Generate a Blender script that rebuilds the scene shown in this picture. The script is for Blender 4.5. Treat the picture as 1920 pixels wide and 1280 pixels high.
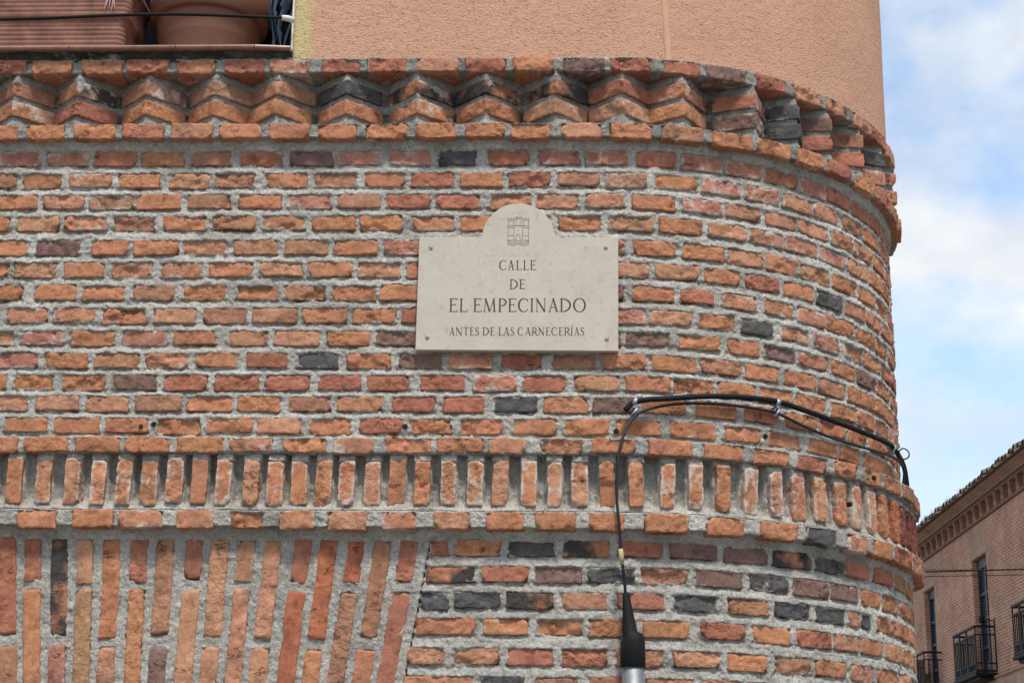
import bpy, math, random
import numpy as np
from mathutils import Matrix, Vector

random.seed(7)
rng = np.random.default_rng(11)
scene = bpy.context.scene
for o in list(bpy.data.objects):
    bpy.data.objects.remove(o)
C = scene.collection

# ------------------------------------------------------------------ camera
CAM = (0.0, -5.365, 1.6)
PITCH, YAW, ROLL = 0.29240, 0.04698, -0.01458
cam = bpy.data.cameras.new('camera')
cam.sensor_width = 36.0
cam.lens = 3300.0 / 1920.0 * 36.0
cam.clip_start = 0.05
cam.clip_end = 2000.0
cam_ob = bpy.data.objects.new('camera', cam)
C.objects.link(cam_ob)
_r = (Matrix.Rotation(YAW, 3, 'Z') @ Matrix.Rotation(PITCH, 3, 'X') @ Matrix.Rotation(ROLL, 3, 'Y'))
_right, _fwd, _up = _r @ Vector((1, 0, 0)), _r @ Vector((0, 1, 0)), _r @ Vector((0, 0, 1))
_m = Matrix((_right, _up, -_fwd)).transposed().to_4x4()
_m.translation = Vector(CAM)
cam_ob.matrix_world = _m
scene.camera = cam_ob

# ------------------------------------------------------------------ sky, sun, exposure
SUN_EL, SUN_AZ = math.radians(61), math.radians(166)     # azimuth clockwise from +Y: behind the viewer, to the right
world = bpy.data.worlds.new('World')
scene.world = world
world.use_nodes = True
wn, wl = world.node_tree.nodes, world.node_tree.links
wn.clear()
w_out = wn.new('ShaderNodeOutputWorld')
w_bg = wn.new('ShaderNodeBackground')
w_bg.inputs['Strength'].default_value = 0.13
sky = wn.new('ShaderNodeTexSky')
sky.sky_type = 'NISHITA'
sky.sun_disc = False
sky.sun_elevation = SUN_EL
sky.sun_rotation = SUN_AZ
sky.air_density = 1.0
sky.dust_density = 0.6
sky.ozone_density = 1.0
tc = wn.new('ShaderNodeTexCoord')
mp = wn.new('ShaderNodeMapping')
mp.inputs['Scale'].default_value = (1.0, 1.0, 1.5)
mp.inputs['Location'].default_value = (8.12, 4.51, -2.11)
n1 = wn.new('ShaderNodeTexNoise')
n1.inputs['Scale'].default_value = 9.0
n1.inputs['Detail'].default_value = 9.0
n1.inputs['Roughness'].default_value = 0.52
n1.inputs['Distortion'].default_value = 0.1
r1 = wn.new('ShaderNodeValToRGB')
r1.color_ramp.elements[0].position = 0.37
r1.color_ramp.elements[0].color = (0.26, 0.26, 0.26, 1)
r1.color_ramp.elements[1].position = 0.60
n2 = wn.new('ShaderNodeTexNoise')
n2.inputs['Scale'].default_value = 11.0
n2.inputs['Detail'].default_value = 6.0
r2 = wn.new('ShaderNodeValToRGB')
r2.color_ramp.elements[0].position = 0.3
r2.color_ramp.elements[0].color = (2.5, 2.75, 3.1, 1)
r2.color_ramp.elements[1].position = 0.68
r2.color_ramp.elements[1].color = (3.75, 3.85, 3.95, 1)
wmix = wn.new('ShaderNodeMixRGB')
wl.new(tc.outputs['Generated'], mp.inputs['Vector'])
wl.new(mp.outputs['Vector'], n1.inputs['Vector'])
wl.new(mp.outputs['Vector'], n2.inputs['Vector'])
wl.new(n1.outputs['Fac'], r1.inputs['Fac'])
wl.new(n2.outputs['Fac'], r2.inputs['Fac'])
wl.new(r1.outputs['Color'], wmix.inputs['Fac'])
wtint = wn.new('ShaderNodeMixRGB')
wtint.blend_type = 'MULTIPLY'
wtint.inputs['Fac'].default_value = 1.0
wtint.inputs['Color2'].default_value = (0.85, 0.96, 0.98, 1)
wl.new(sky.outputs['Color'], wtint.inputs['Color1'])
wl.new(wtint.outputs['Color'], wmix.inputs['Color1'])
wl.new(r2.outputs['Color'], wmix.inputs['Color2'])
wl.new(wmix.outputs['Color'], w_bg.inputs['Color'])
wl.new(w_bg.outputs['Background'], w_out.inputs['Surface'])

sun = bpy.data.lights.new('sun', 'SUN')
sun.energy = 2.0
sun.angle = math.radians(11)
sun.color = (1.0, 0.95, 0.88)
sun_ob = bpy.data.objects.new('sun', sun)
C.objects.link(sun_ob)
_sd = Vector((math.sin(SUN_AZ) * math.cos(SUN_EL), math.cos(SUN_AZ) * math.cos(SUN_EL), math.sin(SUN_EL)))
sun_ob.rotation_euler = _sd.to_track_quat('Z', 'Y').to_euler()
sun_ob.location = (3, -8, 9)

scene.view_settings.view_transform = 'Standard'
scene.view_settings.look = 'None'
scene.view_settings.gamma = 1.0
scene.view_settings.use_curve_mapping = False
scene.view_settings.exposure = 1.0

# ------------------------------------------------------------------ numpy noise
def _h(ix, iy, iz):
    n = (ix.astype(np.int64) * 374761393 + iy.astype(np.int64) * 668265263 + iz.astype(np.int64) * 2147483647 * 3 + 1013904223) & 0xffffffff
    n = ((n ^ (n >> 13)) * 1274126177) & 0xffffffff
    n = ((n ^ (n >> 16)) * 2246822519) & 0xffffffff
    return ((n ^ (n >> 15)) & 0xffff) / 32767.5 - 1.0

def vnoise(x, y, z):
    x, y, z = np.broadcast_arrays(np.asarray(x, float), np.asarray(y, float), np.asarray(z, float))
    ix, iy, iz = np.floor(x), np.floor(y), np.floor(z)
    fx, fy, fz = x - ix, y - iy, z - iz
    fx, fy, fz = [f * f * f * (f * (f * 6 - 15) + 10) for f in (fx, fy, fz)]
    r = 0
    for a in (0, 1):
        for b in (0, 1):
            for c in (0, 1):
                r = r + _h(ix + a, iy + b, iz + c) * (fx if a else 1 - fx) * (fy if b else 1 - fy) * (fz if c else 1 - fz)
    return r

def fbm(x, y, z, oct=3, gain=0.5):
    r, a, t = 0, 1.0, 0.0
    for i in range(oct):
        f = 2.03 ** i
        r = r + a * vnoise(x * f + 17.1 * i, y * f + 3.7 * i, z * f + 9.2 * i)
        t += a
        a *= gain
    return r / t

def smooth(a, b, x):
    t = np.clip((x - a) / (b - a), 0, 1)
    return t * t * (3 - 2 * t)

# ------------------------------------------------------------------ object helpers
def empty(name, loc=(0, 0, 0), rotz=0.0, parent=None):
    o = bpy.data.objects.new(name, None)
    o.empty_display_size = 0.1
    C.objects.link(o)
    o.location = loc
    o.rotation_euler = (0, 0, rotz)
    if parent:
        o.parent = parent
    return o

def tag(o, label=None, cat=None, group=None, kind=None):
    if label: o['label'] = label
    if cat: o['category'] = cat
    if group: o['group'] = group
    if kind: o['kind'] = kind
    return o

def mesh(name, verts, faces, mat, parent=None, smooth_=False, link=True):
    me = bpy.data.meshes.new(name)
    me.from_pydata([tuple(v) for v in verts], [], [tuple(f) for f in faces])
    me.validate()
    if mat: me.materials.append(mat)
    if smooth_:
        me.polygons.foreach_set('use_smooth', [True] * len(me.polygons))
    me.update()
    o = bpy.data.objects.new(name, me)
    if link: C.objects.link(o)
    if parent: o.parent = parent
    return o

class MB:
    """collects simple shapes for one mesh"""
    def __init__(self): self.v, self.f = [], []
    def add(self, vs, fs):
        n = len(self.v)
        self.v += [tuple(v) for v in vs]
        self.f += [tuple(i + n for i in f) for f in fs]
        return self
    def box(self, x0, x1, y0, y1, z0, z1, bev=0.0):
        if bev <= 0:
            vs = [(x, y, z) for z in (z0, z1) for y in (y0, y1) for x in (x0, x1)]
            fs = [(0, 2, 3, 1), (4, 5, 7, 6), (0, 1, 5, 4), (2, 6, 7, 3), (0, 4, 6, 2), (1, 3, 7, 5)]
            return self.add(vs, fs)
        b = bev
        ring = lambda X0, X1, Y0, Y1, Z: [(X0 + b, Y0, Z), (X1 - b, Y0, Z), (X1, Y0 + b, Z), (X1, Y1 - b, Z), (X1 - b, Y1, Z), (X0 + b, Y1, Z), (X0, Y1 - b, Z), (X0, Y0 + b, Z)]
        rs = [ring(x0 + b, x1 - b, y0 + b, y1 - b, z0), ring(x0, x1, y0, y1, z0 + b), ring(x0, x1, y0, y1, z1 - b), ring(x0 + b, x1 - b, y0 + b, y1 - b, z1)]
        return self.loft(rs)
    def loft(self, rings, caps=True):
        n = len(rings[0]); k = len(self.v)
        for r in rings: self.v += [tuple(p) for p in r]
        for i in range(len(rings) - 1):
            for j in range(n):
                a, b = k + i * n + j, k + i * n + (j + 1) % n
                self.f.append((a, b, b + n, a + n))
        if caps:
            self.f.append(tuple(k + j for j in reversed(range(n))))
            self.f.append(tuple(k + (len(rings) - 1) * n + j for j in range(n)))
        return self
    def tube(self, pts, rad, n=10, caps=True):
        pts = [Vector(p) for p in pts]
        rads = rad if isinstance(rad, (list, tuple)) else [rad] * len(pts)
        rings = []
        up = Vector((0, 0, 1))
        prev = None
        for i, p in enumerate(pts):
            t = (pts[min(i + 1, len(pts) - 1)] - pts[max(i - 1, 0)]).normalized()
            if prev is None:
                a = t.cross(up)
                if a.length < 1e-3: a = t.cross(Vector((0, 1, 0)))
                a.normalize()
            else:
                a = (prev - t * prev.dot(t)).normalized()
            prev = a
            b = t.cross(a)
            rings.append([p + (a * math.cos(q) + b * math.sin(q)) * rads[i] for q in [2 * math.pi * j / n for j in range(n)]])
        return self.loft(rings, caps)
    def build(self, name, mat, parent=None, smooth_=False):
        return mesh(name, self.v, self.f, mat, parent, smooth_)

def spline(pts, n=8):
    """Catmull-Rom through pts"""
    P = [np.array(p, float) for p in pts]
    P = [2 * P[0] - P[1]] + P + [2 * P[-1] - P[-2]]
    out = []
    for i in range(1, len(P) - 2):
        for k in range(n):
            t = k / n
            out.append(0.5 * ((2 * P[i]) + (P[i + 1] - P[i - 1]) * t + (2 * P[i - 1] - 5 * P[i] + 4 * P[i + 1] - P[i + 2]) * t * t + (-P[i - 1] + 3 * P[i] - 3 * P[i + 1] + P[i + 2]) * t ** 3))
    out.append(P[-2])
    return out

# ------------------------------------------------------------------ materials
def new_mat(name, rough=0.9, spec=0.25):
    m = bpy.data.materials.new(name)
    m.use_nodes = True
    nt = m.node_tree
    b = nt.nodes['Principled BSDF']
    b.inputs['Roughness'].default_value = rough
    b.inputs['Specular IOR Level'].default_value = spec
    return m, nt, b

def N(nt, kind, **kw):
    n = nt.nodes.new(kind)
    for k, v in kw.items():
        if k in n.inputs.keys() if hasattr(n.inputs, 'keys') else False:
            n.inputs[k].default_value = v
        else:
            setattr(n, k, v)
    return n

def noise(nt, vec, scale, detail=4, rough=0.55, dist=0.0):
    n = nt.nodes.new('ShaderNodeTexNoise')
    n.inputs['Scale'].default_value = scale
    n.inputs['Detail'].default_value = detail
    n.inputs['Roughness'].default_value = rough
    n.inputs['Distortion'].default_value = dist
    nt.links.new(vec, n.inputs['Vector'])
    return n.outputs['Fac']

def ramp(nt, fac, stops):
    r = nt.nodes.new('ShaderNodeValToRGB')
    e = r.color_ramp.elements
    while len(e) > 1: e.remove(e[-1])
    for i, (p, c) in enumerate(stops):
        el = e[0] if i == 0 else e.new(p)
        el.position = p
        el.color = (c, c, c, 1) if isinstance(c, (int, float)) else tuple(c) + (1,)
    nt.links.new(fac, r.inputs['Fac'])
    return r.outputs['Color']

def mix(nt, mode, fac, a, b):
    n = nt.nodes.new('ShaderNodeMixRGB')
    n.blend_type = mode
    for s, v in (('Fac', fac), ('Color1', a), ('Color2', b)):
        if isinstance(v, (int, float)): n.inputs[s].default_value = v if s == 'Fac' else (v, v, v, 1)
        elif isinstance(v, tuple): n.inputs[s].default_value = v + (1,)
        else: nt.links.new(v, n.inputs[s])
    return n.outputs['Color']

def math_(nt, op, a, b=None, clamp=False):
    n = nt.nodes.new('ShaderNodeMath')
    n.operation = op
    n.use_clamp = clamp
    for i, v in enumerate((a, b)):
        if v is None: continue
        if isinstance(v, (int, float)): n.inputs[i].default_value = v
        else: nt.links.new(v, n.inputs[i])
    return n.outputs[0]

def bump(nt, b, layers):
    prev = None
    for h, strength, dist in layers:
        n = nt.nodes.new('ShaderNodeBump')
        n.inputs['Strength'].default_value = strength
        n.inputs['Distance'].default_value = dist
        nt.links.new(h, n.inputs['Height'])
        if prev is not None: nt.links.new(prev, n.inputs['Normal'])
        prev = n.outputs['Normal']
    nt.links.new(prev, b.inputs['Normal'])

def position(nt):
    return nt.nodes.new('ShaderNodeNewGeometry').outputs['Position']

def mat_brick():
    m, nt, b = new_mat('fired_clay_brick', 0.95, 0.12)
    info = nt.nodes.new('ShaderNodeObjectInfo')
    pos = position(nt)
    v1 = ramp(nt, noise(nt, pos, 16, 4, 0.6), [(0.28, 0.66), (0.5, 0.97), (0.72, 1.20)])
    col = mix(nt, 'MULTIPLY', 1.0, info.outputs['Color'], v1)
    v2 = ramp(nt, noise(nt, pos, 95, 5, 0.65), [(0.3, 0.78), (0.52, 1.0), (0.75, 1.16)])
    col = mix(nt, 'MULTIPLY', 1.0, col, v2)
    # drifts towards a paler, sandier clay
    f = ramp(nt, noise(nt, pos, 34, 4, 0.6), [(0.52, 0.0), (0.72, 0.5)])
    col = mix(nt, 'MIX', f, col, mix(nt, 'MULTIPLY', 1.0, col, (1.22, 1.32, 1.34)))
    # grime
    gm = ramp(nt, noise(nt, pos, 24, 6, 0.7, 0.2), [(0.30, 0.55), (0.44, 1.0)])
    col = mix(nt, 'MULTIPLY', 1.0, col, gm)
    # burnt ends
    at = nt.nodes.new('ShaderNodeAttribute')
    at.attribute_type = 'OBJECT'
    at.attribute_name = 'burn'
    bf = math_(nt, 'MULTIPLY', at.outputs['Fac'], ramp(nt, noise(nt, pos, 11, 3, 0.5), [(0.40, 0.0), (0.52, 1.0)]))
    col = mix(nt, 'MIX', bf, col, (0.055, 0.048, 0.045))
    # mortar smears and efflorescence
    st = noise(nt, pos, 21, 7, 0.68, 0.4)
    ed = nt.nodes.new('ShaderNodeAttribute')
    ed.attribute_name = 'edge'
    thr = math_(nt, 'SUBTRACT', 0.79, math_(nt, 'MULTIPLY', info.outputs['Alpha'], 0.27))
    thr = math_(nt, 'SUBTRACT', thr, math_(nt, 'MULTIPLY', ed.outputs['Fac'], 0.15))
    sf = math_(nt, 'MULTIPLY', math_(nt, 'SUBTRACT', st, thr), 9.0, True)
    sf = math_(nt, 'MULTIPLY', sf, 0.72)
    col = mix(nt, 'MIX', sf, col, (0.50, 0.455, 0.40))
    # pits
    pit = ramp(nt, noise(nt, pos, 150, 3, 0.5), [(0.25, 1.0), (0.30, 0.0)])
    col = mix(nt, 'MIX', math_(nt, 'MULTIPLY', pit, 0.7), col, (0.06, 0.032, 0.022))
    # drag cracks, long and horizontal
    mpn = nt.nodes.new('ShaderNodeMapping')
    mpn.inputs['Scale'].default_value = (1.0, 1.0, 2.4)
    nt.links.new(pos, mpn.inputs['Vector'])
    cr = noise(nt, mpn.outputs['Vector'], 17, 6, 0.65, 0.3)
    crk = ramp(nt, math_(nt, 'ABSOLUTE', math_(nt, 'SUBTRACT', cr, 0.5)), [(0.0, 0.0), (0.016, 1.0)])
    cmask = ramp(nt, noise(nt, pos, 13, 2, 0.5), [(0.62, 1.0), (0.68, 0.0)])
    crk = math_(nt, 'MAXIMUM', crk, cmask)
    col = mix(nt, 'MULTIPLY', 1.0, col, ramp(nt, crk, [(0.0, 0.46), (1.0, 1.0)]))
    nt.links.new(col, b.inputs['Base Color'])
    # each brick has its own amount of roughness
    rv = ramp(nt, info.outputs['Random'], [(0.0, 0.25), (0.5, 0.55), (1.0, 1.0)])
    h1 = math_(nt, 'MULTIPLY', noise(nt, pos, 38, 3, 0.5), rv)
    h2 = math_(nt, 'MULTIPLY', noise(nt, pos, 170, 3, 0.6), rv)
    bump(nt, b, [(h1, 1.0, 0.014), (h2, 0.8, 0.0035), (crk, 1.0, 0.005), (pit, -0.8, 0.005)])
    return m

def mat_mortar(name, c0, c1, c2):
    m, nt, b = new_mat(name, 1.0, 0.1)
    pos = position(nt)
    col = ramp(nt, noise(nt, pos, 7, 5, 0.6, 0.3), [(0.30, c0), (0.5, c1), (0.70, c2)])
    col = mix(nt, 'MULTIPLY', 1.0, col, ramp(nt, noise(nt, pos, 60, 6, 0.7), [(0.28, 0.66), (0.5, 1.0), (0.74, 1.18)]))
    col = mix(nt, 'MULTIPLY', 1.0, col, ramp(nt, noise(nt, pos, 190, 4, 0.7), [(0.3, 0.55), (0.5, 1.0), (0.72, 1.22)]))
    col = mix(nt, 'MULTIPLY', 1.0, col, ramp(nt, noise(nt, pos, 2.3, 4, 0.6), [(0.32, 0.80), (0.5, 1.0), (0.68, 1.10)]))
    wh = ramp(nt, noise(nt, pos, 15, 6, 0.65, 0.5), [(0.56, 0.0), (0.70, 0.6)])
    col = mix(nt, 'MIX', wh, col, (0.74, 0.71, 0.65))
    gr = ramp(nt, noise(nt, pos, 230, 2, 0.5), [(0.70, 0.0), (0.76, 0.8)])
    col = mix(nt, 'MIX', gr, col, (0.74, 0.70, 0.64))
    nt.links.new(col, b.inputs['Base Color'])
    bump(nt, b, [(noise(nt, pos, 70, 7, 0.72, 0.4), 1.0, 0.020), (noise(nt, pos, 280, 4, 0.68), 1.0, 0.006)])
    return m

def mat_plain(name, col, rough=0.6, spec=0.3, var=0.15, scale=30, bscale=0, bdist=0.001, metal=0.0):
    m, nt, b = new_mat(name, rough, spec)
    pos = position(nt)
    c = mix(nt, 'MULTIPLY', 1.0, tuple(col), ramp(nt, noise(nt, pos, scale, 5, 0.6), [(0.3, 1 - var), (0.7, 1 + var)]))
    nt.links.new(c, b.inputs['Base Color'])
    b.inputs['Metallic'].default_value = metal
    if bscale:
        bump(nt, b, [(noise(nt, pos, bscale, 4, 0.6), 0.5, bdist)])
    return m

def mat_stucco():
    m, nt, b = new_mat('textured_render', 0.95, 0.12)
    pos = position(nt)
    col = ramp(nt, noise(nt, pos, 4, 4, 0.6), [(0.3, (0.505, 0.283, 0.188)), (0.7, (0.555, 0.318, 0.216))])
    # old yellow coat showing along the window edge
    sx = nt.nodes.new('ShaderNodeSeparateXYZ')
    nt.links.new(pos, sx.inputs[0])
    e = math_(nt, 'ADD', sx.outputs['X'], math_(nt, 'MULTIPLY', math_(nt, 'SUBTRACT', noise(nt, pos, 30, 5, 0.6), 0.5), 0.12))
    yf = ramp(nt, math_(nt, 'ADD', e, 1.02), [(0.055, 1.0), (0.095, 0.0)])
    yf = math_(nt, 'MULTIPLY', yf, ramp(nt, math_(nt, 'ADD', e, 1.3), [(0.18, 0.0), (0.24, 1.0)]))
    col = mix(nt, 'MIX', yf, col, (0.52, 0.42, 0.205))
    mpn = nt.nodes.new('ShaderNodeMapping')
    mpn.inputs['Rotation'].default_value = (0.0, 0.5, 0.0)
    mpn.inputs['Scale'].default_value = (1.0, 1.0, 1.7)
    nt.links.new(pos, mpn.inputs['Vector'])
    g = noise(nt, mpn.outputs['Vector'], 110, 3, 0.55, 0.6)
    pitc = ramp(nt, g, [(0.33, 0.60), (0.44, 1.0), (0.7, 1.04)])
    col = mix(nt, 'MULTIPLY', 1.0, col, pitc)
    nt.links.new(col, b.inputs['Base Color'])
    bump(nt, b, [(g, 0.9, 0.0055), (noise(nt, pos, 300, 3, 0.6), 0.4, 0.002)])
    return m

def mat_uvbrick(name, c1, c2, cm, bw, bh, mort=0.012, rot=False):
    m, nt, b = new_mat(name, 0.95, 0.12)
    uv = nt.nodes.new('ShaderNodeUVMap').outputs['UV']
    if rot:
        mp_ = nt.nodes.new('ShaderNodeMapping')
        mp_.inputs['Rotation'].default_value = (0, 0, math.pi / 2)
        nt.links.new(uv, mp_.inputs['Vector'])
        uv = mp_.outputs['Vector']
    br = nt.nodes.new('ShaderNodeTexBrick')
    br.inputs['Scale'].default_value = 1.0
    br.inputs['Brick Width'].default_value = bw
    br.inputs['Row Height'].default_value = bh
    br.inputs['Mortar Size'].default_value = mort
    br.inputs['Mortar Smooth'].default_value = 0.3
    br.inputs['Color1'].default_value = c1 + (1,)
    br.inputs['Color2'].default_value = c2 + (1,)
    br.inputs['Mortar'].default_value = cm + (1,)
    nt.links.new(uv, br.inputs['Vector'])
    pos = position(nt)
    col = mix(nt, 'MULTIPLY', 1.0, br.outputs['Color'], ramp(nt, noise(nt, pos, 1.3, 5, 0.6), [(0.3, 0.78), (0.7, 1.2)]))
    col = mix(nt, 'MULTIPLY', 1.0, col, ramp(nt, noise(nt, pos, 14, 4, 0.6), [(0.3, 0.75), (0.7, 1.25)]))
    nt.links.new(col, b.inputs['Base Color'])
    bump(nt, b, [(br.outputs['Fac'], -0.7, 0.015), (noise(nt, pos, 25, 4, 0.6), 0.4, 0.01)])
    return m

M = {}
M['brick'] = mat_brick()
M['mortar'] = mat_mortar('lime_cement_mortar', (0.42, 0.390, 0.337), (0.65, 0.608, 0.540), (0.78, 0.738, 0.668))
M['mortar_low'] = mat_mortar('grey_cement_mortar', (0.46, 0.428, 0.375), (0.63, 0.592, 0.525), (0.74, 0.702, 0.632))
M['mortar_cornice'] = mat_mortar('shaded_cornice_mortar', (0.30, 0.283, 0.25), (0.48, 0.455, 0.405), (0.62, 0.595, 0.53))  # darker mortar copy, the shade of the cornice recess put into its colour
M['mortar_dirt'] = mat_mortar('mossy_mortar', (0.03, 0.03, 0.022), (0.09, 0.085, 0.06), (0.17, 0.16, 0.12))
M['stucco'] = mat_stucco()
M['stucco_strip'] = mat_plain('smooth_render', (0.53, 0.310, 0.208), 0.9, 0.12, 0.08, 20, 200, 0.0008)
M['stone'] = None
def mat_limestone():
    m, nt, b = new_mat('honed_limestone', 0.75, 0.25)
    pos = position(nt)
    col = ramp(nt, noise(nt, pos, 9, 6, 0.65, 0.8), [(0.3, (0.44, 0.385, 0.315)), (0.5, (0.478, 0.424, 0.354)), (0.7, (0.50, 0.452, 0.390))])
    fl = ramp(nt, noise(nt, pos, 120, 4, 0.6), [(0.62, 0.0), (0.72, 0.6)])
    col = mix(nt, 'MIX', fl, col, (0.64, 0.61, 0.55))
    dk = ramp(nt, noise(nt, pos, 55, 5, 0.6), [(0.25, 0.75), (0.42, 1.0)])
    col = mix(nt, 'MULTIPLY', 1.0, col, dk)
    nt.links.new(col, b.inputs['Base Color'])
    bump(nt, b, [(noise(nt, pos, 160, 5, 0.6), 0.35, 0.0012)])
    return m
M['stone'] = mat_limestone()
M['engrave'] = mat_plain('engraved_paint', (0.088, 0.062, 0.043), 0.8, 0.1, 0.35, 120)
M['engrave_pale'] = mat_plain('engraved_line', (0.20, 0.16, 0.115), 0.8, 0.1, 0.3, 120)
M['steel'] = mat_plain('galvanised_steel', (0.33, 0.35, 0.37), 0.5, 0.5, 0.2, 25, 0, 0.001, 0.85)
M['screw'] = mat_plain('zinc_screw', (0.22, 0.24, 0.27), 0.4, 0.5, 0.2, 200, 0, 0.001, 0.8)
M['black'] = mat_plain('black_rubber', (0.009, 0.009, 0.010), 0.65, 0.15, 0.3, 60)
M['cable'] = mat_plain('grey_black_cable', (0.013, 0.015, 0.019), 0.55, 0.25, 0.35, 45)
M['tape'] = mat_plain('yellowed_tape', (0.42, 0.33, 0.17), 0.7, 0.2, 0.3, 90)
M['hole'] = mat_plain('dark_plug', (0.010, 0.010, 0.012), 0.7, 0.2, 0.2, 60)
M['terracotta'] = mat_plain('terracotta_plastic', (0.185, 0.082, 0.052), 0.62, 0.3, 0.14, 14, 90, 0.0006)
M['planter'] = mat_plain('faded_terracotta', (0.215, 0.098, 0.068), 0.7, 0.25, 0.42, 16, 80, 0.0008)
M['sill'] = mat_plain('glazed_sill_tile', (0.25, 0.125, 0.095), 0.35, 0.5, 0.25, 24)
M['wood_dark'] = mat_plain('dark_brown_frame', (0.035, 0.016, 0.012), 0.5, 0.4, 0.3, 40)
M['white_trim'] = mat_plain('white_edge_bead', (0.62, 0.60, 0.54), 0.7, 0.2, 0.1, 30)
M['interior'] = mat_plain('dark_room', (0.02, 0.02, 0.022), 0.9, 0.1, 0.2, 5)
M['ribbon'] = mat_plain('pink_raffia', (0.62, 0.40, 0.44), 0.6, 0.3, 0.2, 200)
M['asphalt'] = mat_plain('street_paving', (0.16, 0.15, 0.14), 0.9, 0.2, 0.2, 3, 40, 0.004)
mg, ntg, bg = new_mat('window_glass', 0.06, 0.5)
bg.inputs['Base Color'].default_value = (0.006, 0.008, 0.011, 1)
bg.inputs['Specular IOR Level'].default_value = 0.06
M['glass'] = mg
M['sheen'] = mat_plain('pale_blue_sheen', (0.10, 0.14, 0.22), 0.25, 0.5, 0.3, 30)

# ------------------------------------------------------------------ ground
g = mesh('street', [(-300, -300, 0), (300, -300, 0), (300, 300, 0), (-300, 300, 0)], [(0, 1, 2, 3)], M['asphalt'])
tag(g, kind='structure')

# ------------------------------------------------------------------ the corner building: a flat wall that turns a rounded corner
R, XC = 1.1023, 0.0263
S_SIDE = XC + R * math.pi / 2

def wallpt(s, z, off):
    """developed wall coordinate -> world (arrays or scalars)"""
    s, z, off = np.broadcast_arrays(np.asarray(s, float), np.asarray(z, float), np.asarray(off, float))
    t = np.clip((s - XC) / R, 0, math.pi / 2)
    x = np.where(s <= XC, s, XC + (R + off) * np.sin(t))
    y = np.where(s <= XC, -off, R - (R + off) * np.cos(t))
    y = np.where(s > S_SIDE, R + (s - S_SIDE), y)
    return np.stack([x, y, z], -1)

def wallang(s):
    return min(max((s - XC) / R, 0.0), math.pi / 2)

building = empty('brick_building')
tag(building, 'red brick corner building with rounded corner, sawtooth cornice and orange rendered upper wall', 'building')

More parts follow.
